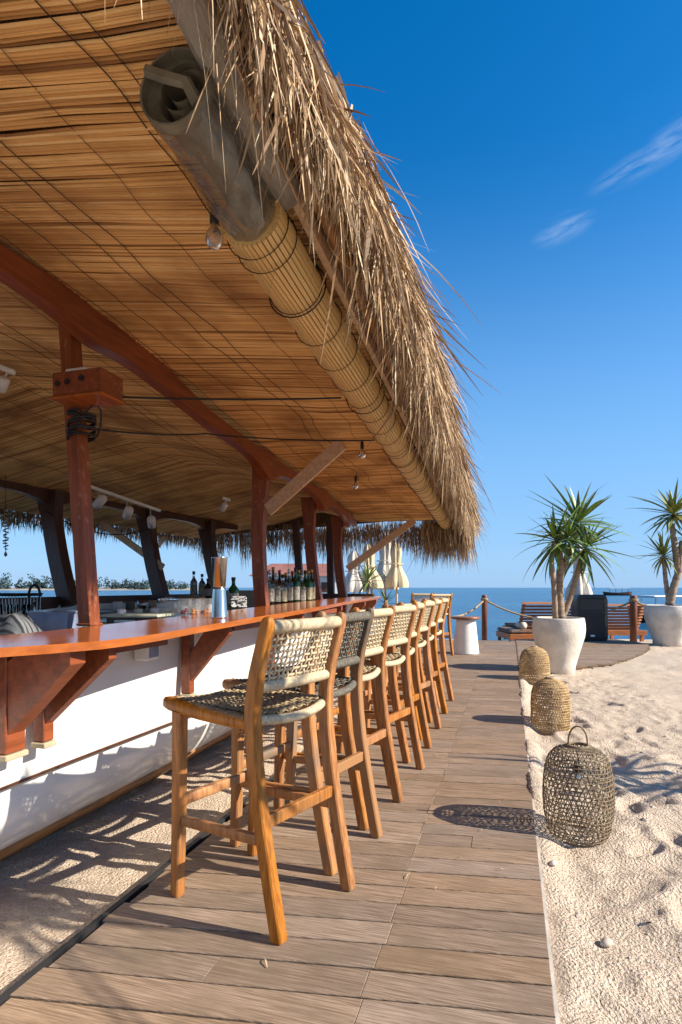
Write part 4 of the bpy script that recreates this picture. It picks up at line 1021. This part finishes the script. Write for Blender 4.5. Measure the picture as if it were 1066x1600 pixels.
def make_stool(dark):
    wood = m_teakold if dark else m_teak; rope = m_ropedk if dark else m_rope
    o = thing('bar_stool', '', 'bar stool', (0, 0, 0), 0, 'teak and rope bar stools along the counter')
    zs = [0, .012, .1, .22, .34, .46, .58, .68, .76, .86, .96, 1.03, 1.046, 1.054]
    for sg in (-1, 1):
        secs = [(.037, .043), (.041, .048)] + [(.042, .048)] * 3 + [(.042, .051)] * 4 + [(.040, .047), (.038, .043), (.037, .040), (.028, .030), (.012, .014)]
        pth = sxyz(zs, sg * .200, sg * HW)
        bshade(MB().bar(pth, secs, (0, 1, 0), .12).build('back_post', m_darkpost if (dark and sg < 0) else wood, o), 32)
    for sg in (-1, 1):
        bshade(MB().bar([(.386, sg * .202, 0), (.386, sg * .202, .012), (.375, sg * .204, .3), (.366, sg * HW, .69)], [(.036, .036), (.041, .041), (.042, .044), (.044, .048)], (0, 1, 0), .12).build('front_leg', wood, o), 32)
        rp = [(-.01, sg * HW, .690), (.12, sg * HW, .694), (.25, sg * HW, .699), (.36, sg * HW, .708), (.42, sg * HW, .714), (.445, sg * HW, .716), (.455, sg * HW, .717)]
        bshade(MB().bar(rp, [(.034, .042), (.036, .048), (.038, .050), (.038, .052), (.037, .050), (.030, .040), (.014, .02)], (0, 1, 0), .26).build('side_rail', wood, o), 60)
        bshade(MB().bar([(post_x(.31), sg * .202, .31), (.372, sg * .203, .285)], (.022, .036), (0, 1, 0), .15).build('stretcher', wood, o), 50)
    bshade(MB().bar([(.374, -.195, .355), (.374, .195, .355)], (.026, .040), (1, 0, 0), .15).build('stretcher', wood, o), 50)
    bshade(MB().bar([(post_x(.365), -.195, .365), (post_x(.365), .195, .365)], (.024, .044), (1, 0, 0), .15).build('stretcher', m_darkpost if dark else wood, o), 32)
    xt, xb_ = post_x(1.02), post_x(.815)
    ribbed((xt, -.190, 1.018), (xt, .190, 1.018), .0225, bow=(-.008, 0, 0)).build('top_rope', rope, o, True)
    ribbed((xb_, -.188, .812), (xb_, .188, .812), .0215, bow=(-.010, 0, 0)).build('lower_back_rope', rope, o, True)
    def PB(u, v):
        z = .828 + .180 * u; y = -.180 + .36 * v; x = post_x(z) - .010 * (1 - (2 * v - 1) ** 2)
        return Vector((x, y, z)), Vector((1, 0, .25)).normalized()
    weave(PB, 8, 16, .0095, .0100, .0038).build('back_weave', rope, o, True, kind='stuff')
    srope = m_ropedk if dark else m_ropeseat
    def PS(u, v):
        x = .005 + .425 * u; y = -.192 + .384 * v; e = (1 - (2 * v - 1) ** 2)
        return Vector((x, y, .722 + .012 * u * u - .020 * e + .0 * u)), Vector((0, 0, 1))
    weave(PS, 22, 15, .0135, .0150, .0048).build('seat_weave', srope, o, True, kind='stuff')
    ribbed((.002, -.185, .700), (.002, .185, .700), .018, bow=(-.035, 0, -.012)).build('seat_back_rope', rope, o, True)
    ribbed((.432, -.185, .722), (.432, .185, .722), .015, bow=(.0, 0, -.018)).build('seat_front_rope', rope, o, True)
    for sg in (-1, 1):
        mb = ribbed((.03, sg * (HW - .004), .700), (.40, sg * (HW - .004), .716), .0195, flat=1.12); mb.build('seat_side_rope', srope, o, True)
    return o
stool0 = make_stool(False); stoold = make_stool(True)
row = [(-.179, 2.098, 35), (-.035, 2.545, 31), (.110, 2.975, 29.5), (.304, 3.539, 31), (.430, 4.010, 29), (.596, 4.585, 30), (.752, 5.140, 29), (.926, 5.744, 30)]
labs = ['front bar stool of the row, teak with pale rope, seat and all legs in view', 'bar stool with dark grey rope and dark stained back post, second in the row',
        'third bar stool in the row, just past the dark roped one', 'fourth bar stool in the row with wide pale rope back showing', 'fifth bar stool in the row by the counter',
        'sixth bar stool in the row by the counter', 'seventh bar stool in the row, before the last one', 'last bar stool of the row along the counter, nearest the sea']
def place(o, x, y, a, lab, group=None):
    # chair +x (front) points to world (-cos a, sin a)
    o.location = (x, y, .0008); o.rotation_euler = (0, 0, math.pi - R(a)); o['label'] = lab
    if group: o['group'] = group
place(stool0, *row[0], labs[0]); place(stoold, *row[1], labs[1])
for k in range(2, 8): place(copy_tree(stool0), *row[k], labs[k])
place(copy_tree(stool0), 1.66, 9.75, 62, 'far bar stool facing the bow, behind the end of the row, browner of the two')
place(copy_tree(stool0), 1.50, 10.6, 84, 'farthest bar stool, its back standing against the sea horizon')
# ------------------------------------------------------------------ lanterns
def lantern(loc, prof, strands_n, rings, mat, lab, r=.0028, handle=False, rim=None, turns=.30, hollow=.0, ringm=None):
    o = thing('wicker_lantern', lab, 'lantern', loc, -.35, 'woven lanterns beside the boardwalk')
    zs_ = [p[1] for p in prof]; rs_ = [p[0] for p in prof]
    cum = np.concatenate([[0], np.cumsum(np.hypot(np.diff(rs_), np.diff(zs_)))]); cum /= cum[-1]
    rz = lambda u: (float(np.interp(u, cum, rs_)), float(np.interp(u, cum, zs_)))
    mb = MB(); NU = 26
    for d in (1, -1):
        for k in range(strands_n):
            a0 = 2 * math.pi * k / strands_n; path = []
            for i in range(NU + 1):
                u = i / NU; q, z = rz(u); a = a0 + d * turns * 2 * math.pi * u + .02 * math.sin(k * 5.1 + i)
                q += r * .5 * d * (1 if i % 2 else -1); path.append((q * math.cos(a), q * math.sin(a), z))
            mb.tube(path, [(r * .5, r * 1.25)] * len(path), 4, False, ph=.78)
    for k in range(rings):
        u = (k + .5) / rings; q, z = rz(u); ww = r * random.uniform(.9, 1.3)
        mb.tube([((q + .001 * math.sin(7 * a)) * math.cos(a), (q + .001 * math.sin(7 * a)) * math.sin(a), z + .003 * math.sin(3 * a + k)) for a in np.linspace(0, 2 * math.pi, 37)], ww, 4, False)
    mb.build('woven_body', mat, o, True, kind='stuff')
    for q, z, rr in (rim or []):
        MB().tube([(q * math.cos(a), q * math.sin(a), z) for a in np.linspace(0, 2 * math.pi, 33)], rr, 7, False).build('rim', ringm or mat, o, True)
    if handle:
        q = prof[-1][0] * .95; z = prof[-1][1]
        MB().tube([(-q, 0, z - .01)] + [(-q * math.cos(a), 0, z + .02 + .075 * math.sin(a)) for a in np.linspace(0, math.pi, 16)] + [(q, 0, z - .01)], .0042, 6).build('handle', ringm or mat, o, True)
    zt = prof[-1][1]
    MB().lathe([(.004, zt), (.004, zt - .07), (.018, zt - .075), (.022, zt - .12), (.012, zt - .13)], 10).build('lamp_holder', m_black, o, True)
    MB().lathe([(.008, zt - .13), (.026, zt - .16), (.026, zt - .175), (.006, zt - .20)], 12).build('bulb', m_bulb, o, True)
    return o
p = G(903, 1290); p.z = sz(p.x, p.y) - .004
lantern(p, [(.095, 0), (.125, .012), (.142, .05), (.157, .13), (.161, .20), (.158, .28), (.150, .34), (.135, .39), (.105, .425), (.062, .44), (.045, .443)], 36, 26, m_lantdk,
        'dark brown oval wicker lantern with wire handle, nearest of the three', .0024, True, [(.047, .445, .007), (.12, .010, .005)], .22)
p = G(860, 1128); p.z = sz(p.x, p.y) - .004
lantern(p, [(.145, 0), (.155, .02), (.158, .12), (.158, .25), (.152, .33), (.135, .385), (.10, .42), (.055, .44), (.035, .445)], 46, 24, m_lant,
        'tan beehive wicker lantern in the middle of the three', .0036, False, [(.155, .02, .006), (.157, .24, .004), (.03, .452, .012), (.145, .004, .006)], .2, ringm=m_lanttop)
p = G(835, 1060); p.z = sz(p.x, p.y) - .004
lantern(p, [(.155, 0), (.175, .03), (.186, .12), (.183, .23), (.172, .33), (.15, .39), (.11, .43), (.06, .45), (.035, .455)], 44, 22, m_lant,
        'tan wicker lantern next to the big pot, farthest of the three', .0038, False, [(.165, .015, .007), (.185, .14, .006), (.187, .20, .004), (.03, .46, .012)], .2, ringm=m_lanttop)

# ------------------------------------------------------------------ potted dracaenas
def leaf_mesh(droop, mat):
    rows = []
    for i in range(9):
        u = i / 8; w = .036 * (.45 + 1.1 * min(1, u * 5) * 1) * (1 - u ** 2.2) * .75 + .001
        a = droop * u; x = math.sin(a) / max(droop, 1e-3); z = -(1 - math.cos(a)) / max(droop, 1e-3)
        rows.append([(x, -w, z + w * .35), (x, 0, z), (x, w, z + w * .35)])
    return MB().grid(rows).mesh('leaf', mat, True)
LM = {m.name: [leaf_mesh(d, m) for d in (.15, .45, .8, 1.2, 1.7)] for m in (m_leaf, m_leafy)}
def rosette(parent, c, L0, n, mat, axis=(0, 0, 1), spread=(5, 125), merged=None):
    axis = Vector(axis).normalized(); q = Vector((0, 0, 1)).rotation_difference(axis).to_matrix()
    for k in range(n):
        u = (k + .5) / n; pol = R(spread[0] + (spread[1] - spread[0]) * u ** .85 + random.uniform(-7, 7)); az = k * 2.39996 + random.uniform(-.25, .25)
        d = q @ Vector((math.sin(pol) * math.cos(az), math.sin(pol) * math.sin(az), math.cos(pol)))
        Ln = L0 * random.uniform(.55, 1.15) * (.8 + .35 * math.sin(u * 3.1)); vi = min(4, max(0, int(random.gauss(.6 + 2.0 * u, .7))))
        X = d; Zv = Vector((0, 0, 1)) - X * X.z
        if Zv.length < .15: Zv = Vector((math.cos(az), math.sin(az), 0)) * -1; Zv = Zv - X * X.dot(Zv)
        Zv.normalize(); Yv = Zv.cross(X)
        m = Matrix((X, Yv, Zv)).transposed() @ Matrix.Rotation(random.uniform(-.5, .5), 3, 'X')
        base = Vector(c) - axis * (.10 * u)
        if merged is None:
            put('leaf', LM[mat.name][vi], parent, base, m.to_euler(), (Ln, L0 * random.uniform(.85, 1.2), Ln))
        else:
            me = LM[mat.name][vi]; merged.add([m @ (Vector(v.co) * Ln) + base for v in me.vertices], [tuple(p_.vertices) for p_ in me.polygons])
def trunk(parent, path, r0, r1):
    P = [Vector(p_) for p_ in path]; pts = []
    for i in range(len(P) - 1):
        for k in range(7): pts.append(P[i].lerp(P[i + 1], k / 7))
    pts.append(P[-1])
    MB().tube(pts, [(r0 + (r1 - r0) * i / (len(pts) - 1)) * (1 + .07 * math.sin(i * 2.3)) for i in range(len(pts))], 10).build('trunk', m_bark, parent, True)
def pot(loc, H, rb, rm, rt, lab, rotz=0):
    o = thing('plant_pot', lab, 'pot', loc, rotz, 'big pale plaster pots')
    pr = [(rb * .92, 0), (rb, .01), (rb * 1.03, H * .15), (rb + (rm - rb) * .45, H * .4), (rm * .97, H * .68), (rm, H * .80), (rm * .985, H * .90), (rt * 1.02, H * .97), (rt, H), (rt - .02, H), (rt - .035, H * .985), (rt - .04, H * .90)]
    MB().lathe(pr, 40, cap1=False).build('vessel', m_pot, o, True)
    MB().lathe([(rt - .042, H * .9), (.02, H * .915)], 20, cap0=False).build('soil', m_soil, o, True)
    return o
PY = 8.15
def at(px, py, Y): return Vector(((px - CXP) / FPX * Y, Y, EYE + (HYP - py) / FPX * Y))
pc = G(873, 1046); pc.z = sz(pc.x, pc.y) - .01
pot(pc, .80, .215, .355, .335, 'big pale plaster pot holding the fuller palm, beside the lanterns')
Yp = pc.y
d1 = thing('dracaena_plant', 'full green spiky dracaena growing in the big pot near the lanterns', 'plant', (pc.x, pc.y, 0), 0, 'potted dracaena palms')
def loc1(px, py, dy=0): v = at(px, py, Yp + dy); return v - Vector((pc.x, pc.y, 0))
trunk(d1, [loc1(876, 968), loc1(874, 925), loc1(876, 880), loc1(872, 848)], .065, .042)
trunk(d1, [loc1(868, 968, -.08), loc1(866, 920, -.1), loc1(862, 878, -.08), loc1(866, 846, -.05)], .04, .03)
trunk(d1, [loc1(878, 968, .05), loc1(893, 930, .05), loc1(905, 885, .0), loc1(915, 858, -.05)], .045, .032)
trunk(d1, [loc1(876, 900, .05), loc1(890, 860, .08), loc1(900, 822, .1)], .05, .04)
rosette(d1, loc1(903, 812, .1), .74, 52, m_leaf, (.08, 0, 1), (4, 118))
rosette(d1, loc1(868, 842, -.05), .62, 44, m_leaf, (-.35, -.1, 1), (8, 132))
rosette(d1, loc1(918, 852, -.1), .60, 46, m_leaf, (.4, -.2, .9), (8, 140))
rosette(d1, loc1(888, 838, -.2), .50, 36, m_leaf, (.0, -.6, .8), (8, 125))
pc2 = G(1046, 1005); pc2.z = sz(pc2.x, pc2.y) - .01
pot(pc2, .86, .30, .475, .45, 'big pale plaster pot at the right edge holding the thinner palm')
Y2 = pc2.y
d2 = thing('dracaena_plant', 'thin yellowish dracaena with bare trunks at the right edge', 'plant', (pc2.x, pc2.y, 0), 0, 'potted dracaena palms')
def loc2(px, py, dy=0): return at(px, py, Y2 + dy) - Vector((pc2.x, pc2.y, 0))
trunk(d2, [loc2(1046, 946), loc2(1052, 920), loc2(1060, 895), loc2(1054, 850), loc2(1050, 818)], .085, .05)
trunk(d2, [loc2(1045, 940, .1), loc2(1040, 905, .1), loc2(1037, 872, .1)], .05, .038)
trunk(d2, [loc2(1060, 895), loc2(1064, 860), loc2(1066, 845)], .07, .05)
rosette(d2, loc2(1052, 800), .80, 70, m_leafy, (.05, 0, 1), (5, 120))
rosette(d2, loc2(1036, 866, .1), .62, 44, m_leafy, (-.3, 0, 1), (10, 125))
rosette(d2, loc2(1074, 840), .60, 34, m_leaf, (.3, 0, 1), (10, 115))

def shade_plant(x, y, crowns, path, lab, plab):
    z0 = sz(x, y) - .01
    pot((x, y, z0), .70, .19, .30, .28, plab)
    o = thing('dracaena_plant', lab, 'plant', (x, y, 0), 0, 'potted dracaena palms')
    trunk(o, path[:2], .03, .02)
    for e in (-.04, .05): MB().tube([Vector(p_) + Vector((e * (1 - i / 3), 0, 0)) for i, p_ in enumerate(path[1:])], [.009, .006, .005], 6).build('stem', m_bark, o, True)
    mb = MB()
    for c, L0, n in crowns: rosette(o, c, L0, n, m_leaf, (0, 0, 1), (6, 125), mb)
    mb.build('leaves', m_leaf, o, True, kind='stuff')
shade_plant(2.3, .1, [((-.38, 1.15, 2.02), .36, 64), ((-.42, 1.30, 2.14), .36, 74)], [(0, 0, .6), (.0, .15, 1.0), (-.2, .6, 1.6), (-.40, 1.28, 2.14)], 'unseen leaning potted dracaena added to shade the sand strip by the hull', 'pale plaster pot of the added leaning dracaena on the near sand')  # out of view, added so its crown shades the left sand strip
shade_plant(4.5, 2.75, [((0, 0, 1.62), .55, 34), ((.1, .2, 1.85), .55, 30)], [(0, 0, .6), (.03, .05, 1.2), (.05, .08, 1.5), (.06, .1, 1.75)], 'potted dracaena on the sand to the right of the dark lantern', 'pale plaster pot on the sand to the right of the dark lantern')

# ------------------------------------------------------------------ sea-end furniture
def rope_post(px, py, H, r, lab):
    p = G(px, py); p.z = 0; o = thing('rope_post', lab, 'post', p, 0, 'rope fence posts at the sea edge')
    MB().lathe([(r, -.1), (r, H - .02), (r * .9, H), (r * .3, H + .005)], 12).build('pole', m_rustpost, o, True)
    MB().tube([(r * 1.1 * math.cos(a), r * 1.1 * math.sin(a), H - .12 + .012 * a / 6) for a in np.linspace(0, 19, 60)], .017, 6).build('rope_knot', m_manila, o, True)
    return p
q1 = rope_post(757, 994, .97, .065, 'rusty brown rope post left of the lounger'); q2 = rope_post(990, 999, .97, .075, 'rusty brown rope post right of the black speaker')
mb = lambda a, b2, sag: MB().tube(sagline(a, b2, sag, 24), [.020 + .003 * (i % 2) for i in range(24)], 7)
def rope(a, b2, sag, lab): mb(a, b2, sag).build('rope', m_manila, None, True, label=lab, cat='rope', group='manila ropes between the posts')
rope(Vector((2.35, 12.3, .52)), q1 + Vector((0, 0, .86)), .10, 'thick rope from the stools up to the left post')
rope(q1 + Vector((0, 0, .86)), q2 + Vector((0, 0, .86)), .46, 'thick rope sagging between the two posts behind the palm')
rope(q2 + Vector((0, 0, .86)), Vector((9.6, 12.0, .86)), .45, 'thick rope running right from the post beside the speaker')

p = G(919, 1000); p.z = .0005; o = thing('loudspeaker', 'black loudspeaker standing on the platform beside the big pot', 'loudspeaker', p, R(-4))
Wd, Hh, Dd = .66, 1.0, .5
def sp(x, y, z): return (x, y, z)
out = [(-Wd / 2, -Dd / 2), (Wd / 2, -Dd / 2), (Wd / 2, Dd / 4), (Wd / 4, Dd / 2), (-Wd / 4, Dd / 2), (-Wd / 2, Dd / 4)]
mbx = MB(); rows = []
for z, k in ((0, .90), (.03, .97), (.08, 1), (Hh - .12, .98), (Hh - .04, .90), (Hh - .005, .74)): rows.append([(x * k, y * (k if y > 0 else 1 - (1 - k) * .35), z) for x, y in out + out[:1]])
mbx.grid(rows); mbx.add(rows[-1][:-1], [tuple(range(6))]); mbx.build('cabinet', m_black, o)
fy = -Dd / 2 - .004
MB().box((0, fy - .004, .34), (.54, .02, .54), bev=.01).build('woofer_grille', M('speaker_grille', (.035, .035, .036), (.012, .012, .012), rough=.6, scale=220, bump=.6, bscale=300), o)
MB().add([(-.24, fy - .006, .92), (.24, fy - .006, .92), (.27, fy - .006, .64), (-.27, fy - .006, .64), (-.10, fy + .05, .83), (.10, fy + .05, .83), (.10, fy + .05, .73), (-.10, fy + .05, .73)], [(0, 1, 5, 4), (1, 2, 6, 5), (2, 3, 7, 6), (3, 0, 4, 7), (4, 5, 6, 7)]).build('horn', m_black, o)
MB().lathe([(.012, 0), (.05, .004), (.052, .010)], 14).build('badge', m_white, o, loc=(0, fy - .016, .115), rot=(R(90), 0, 0), scale=(1, .45, 1))
for sx in (-1, 1): MB().box((sx * .22, 0, .02), (.08, .3, .035)).build('foot', m_black, o)

# loungers facing the sea, seen from behind
def lounger(x0, x1, ytop, ybot, Y, lab, seat_left):
    xa, xb2 = (x0 - CXP) / FPX * Y, (x1 - CXP) / FPX * Y; zt = EYE + (HYP - ytop) / FPX * Y; zb = sz((xa + xb2) / 2, Y); w = xb2 - xa; xm = (xa + xb2) / 2
    o = thing('sun_lounger', lab, 'sun lounger', (xm, Y, zb), 0, 'wooden double sun loungers facing the sea')
    h = zt - zb; bh = .34
    n = 9
    for k in range(n):
        u = k / (n - 1); z = bh + .04 + (h - bh - .06) * u; y = .34 * (1 - u) - .05
        MB().box((0, y, z), (w, .02, (h - bh) / n * .72), Euler((R(-22), 0, 0)), bev=.004).build('back_slat', m_lounger, o)
    for sx in (-1, 1):
        MB().bar([(sx * (w / 2 - .06), .33, bh), (sx * (w / 2 - .06), -.02, h - .02)], (.06, .04), (1, 0, 0)).build('back_frame', m_lounger, o)
        for y in (.05, 1.55):
            MB().box((sx * (w / 2 - .05), y, bh / 2), (.075, .075, bh), bev=.006).build('leg', m_lounger, o)
        MB().box((sx * (w / 2 - .03), .80, bh - .03), (.05, 1.7, .10), bev=.006).build('side_rail', m_lounger, o)
    MB().box((0, -.03, bh - .03), (w + .05, .05, .12), bev=.006).build('end_rail', m_lounger, o)
    for k in range(10): MB().box((0, .42 + .13 * k, bh + .01), (w - .08, .10, .02), bev=.003).build('seat_slat', m_lounger, o)
    MB().box((0, 1.05, bh + .06), (w - .12, 1.25, .08), bev=.03).build('cushion', m_cushion, o)
    return o
lounger(815, 905, 941, 990, 13.7, 'left wooden sun lounger behind the big pot, slatted back to the bar', True)
lounger(932, 1008, 944, 1003, 13.5, 'right wooden sun lounger between the black speaker and the rope post', False)
# low brown sun bed with rolled towel beside the left lounger
p = at(811, 985, 13.9); zb = sz(p.x, 13.9); o = thing('daybed', 'low brown cushioned bed with a rolled towel left of the loungers', 'daybed', (p.x, 13.9, zb), 0)
MB().box((0, .3, .20), (.62, 1.2, .14), bev=.01).build('frame', m_lounger, o); MB().box((0, .3, .32), (.60, 1.15, .10), bev=.04).build('cushion', m_cushion, o)
for sx in (-1, 1):
    for y in (-.2, .8): MB().box((sx * .25, y, .065), (.07, .07, .13)).build('leg', m_lounger, o)
MB().tube([(.08, -.1, .46), (.08, .25, .46)], .09, 12).build('towel', m_whitecloth, o, True)

# white cone table with wooden top
p = G(728, 1021); o = thing('cone_table', 'white cone shaped side table with dark wooden top behind the stools', 'table', (p.x, p.y, 0), 0)
MB().lathe([(.225, .001), (.225, .02), (.17, .56), (.165, .60)], 30).build('base', m_white, o, True)
MB().lathe([(.24, .601), (.25, .607), (.25, .635), (.24, .642), (.02, .643)], 30).build('table_top', m_wbase, o, True)

# folded parasols
def parasol(px, ytop, ybot, Y, r, mat, lab, lean=0):
    a = at(px, ytop, Y); b2 = at(px + lean, ybot, Y); zg = min(sz(b2.x, Y), 0); o = thing('folded_parasol', lab, 'parasol', (b2.x, Y, zg), 0, 'folded parasols on the beach')
    H = a.z - zg; zl = b2.z - zg; dx = a.x - b2.x
    MB().tube([(0, 0, 0), (dx, 0, H)], .028, 8).build('pole', m_strut, o, True)
    rows = []; n = 28
    for u in np.linspace(0, 1, 14):
        z = H - (H - zl) * u; rr = r * (.10 + .75 * u ** .8 + .15 * math.sin(u * 9)); cx_ = dx * (1 - u * (H - zl) / H)
        rows.append([(cx_ + rr * (1 + .22 * math.cos(7 * t + u)) * math.cos(t), rr * (1 + .22 * math.cos(7 * t + u)) * math.sin(t), z) for t in np.linspace(0, 2 * math.pi, n)])
    MB().grid(rows).build('canopy', mat, o, True)
    u = .5; z = H - (H - zl) * u; cx_ = dx * (1 - u * (H - zl) / H)
    MB().tube([(cx_ + r * .66 * math.cos(t), r * .66 * math.sin(t), z) for t in np.linspace(0, 2 * math.pi, 17)], .012, 5, False).build('tie', mat, o)
parasol(905, 850, 938, 14.5, .30, m_whitecloth, 'folded pale parasol standing behind the dracaena trunk')
parasol(574, 850, 919, 15, .30, m_cream, 'leaning cream folded parasol left of the other two', 14)
parasol(602, 832, 921, 16, .36, m_whitecloth, 'tall white folded parasol between the two cream ones')
parasol(618, 845, 918, 15.5, .30, m_cream, 'cream folded parasol at the right of its group, tip under the thatch', 4)
parasol(553, 860, 925, 15, .34, m_whitecloth, 'white folded parasol just right of the last roof post')
# green plants near the parasols and beyond the counter end
for (px, py, Y, L0, n, lab) in ((575, 905, 12.5, .55, 34, 'spiky green plant below the folded parasols'), (603, 938, 9.0, .32, 22, 'small leafy plant with striped leaves just past the counter end')):
    a = at(px, py, Y); o = thing('spiky_plant', lab, 'plant', (a.x, a.y, 0))
    MB().tube([(0, 0, -.1), (.01, 0, a.z * .5), (0, 0, a.z)], [.05, .04, .03], 8).build('trunk', m_bark, o, True)
    rosette(o, (0, 0, a.z), L0, n, m_leaf if n > 30 else m_leafy, (0, 0, 1), (5, 110))

# beach house with red roof behind the bar
o = thing('beach_house', 'low white building with a red tiled roof seen between the posts', 'building', (0, 0, 0))
Yh = 46; x0, x1 = (395 - CXP) / FPX * Yh, (534 - CXP) / FPX * Yh
zr0 = EYE + (HYP - 900) / FPX * Yh; zr1 = EYE + (HYP - 879) / FPX * Yh
MB().box(((x0 + x1) / 2, Yh + 3, (zr0 - 1) / 2), (x1 - x0 - .6, 5, zr0 + 1)).build('wall', m_white, o)
MB().add([(x0 - .3, Yh - .3, zr0), (x1 + .3, Yh - .3, zr0), (x1 + .3, Yh + 6, zr0), (x0 - .3, Yh + 6, zr0), (x0 + 1.2, Yh + 2, zr1), (x1 - 1.2, Yh + 2, zr1), (x1 - 1.2, Yh + 4, zr1), (x0 + 1.2, Yh + 4, zr1)], [(0, 1, 5, 4), (1, 2, 6, 5), (2, 3, 7, 6), (3, 0, 4, 7), (4, 5, 6, 7), (3, 2, 1, 0)]).build('roof', m_redroof, o)
for k in range(4): MB().box((x0 + 1.2 + k * (x1 - x0 - 2.4) / 3, Yh + .47, zr0 - .9), (.9, .04, .8)).build('window', m_postdk, o)
MB().box(((x0 + x1) / 2, Yh + 3, -.75), (x1 - x0 + 4, 10, .6)).build('foundation', m_beach, o)

# boats
def hullm(Ln, B, H):
    rows = []
    for u in np.linspace(-1, 1, 17):
        k = (1 - abs(u) ** 2.6) ** .6 if abs(u) < 1 else 0.02; sh = H * (1 + .35 * u * u); row = []
        for (w, z) in ((1, 1), (.95, .55), (.75, .15), (0, 0), (-.75, .15), (-.95, .55), (-1, 1)): row.append((u * Ln / 2 * (1 + .06 * z), w * B / 2 * max(k, .02), z * sh))
        rows.append(row)
    return MB().grid(rows)
a = at(965, 926, 150); o = thing('fishing_boat', 'small dark boat with a flat canopy on the horizon', 'boat', (a.x, 150, -.98))
hullm(7.2, 2.0, .8).build('hull', m_postdk, o, True)
MB().box((0, 0, 1.95), (5.4, 1.9, .10), bev=.03).build('canopy', m_white, o)
for x in (-2.4, -.8, .8, 2.4): MB().tube([(x, -.8, .5), (x, -.8, 1.9)], .06, 5).build('canopy_post', m_postdk, o)
a = at(1052, 960, 34); o = thing('tour_boat', 'white canopied boat moored behind the right hand pot', 'boat', (a.x + .6, 34, -1.0), R(4))
hullm(6.5, 2.0, .9).build('hull', m_cable, o, True)
MB().box((-.2, 0, 1.62), (4.4, 1.9, .12), bev=.05).build('canopy', m_white, o)
for x in (-2.1, -1.2, 1.5):
    for yy in (-.8, .8): MB().tube([(x, yy, .4), (x, yy, 1.6)], .035, 6).build('canopy_post', m_chrome, o)
MB().box((-.2, 0, .75), (3.2, 1.3, .5), bev=.08).build('bench', m_whitecloth, o)
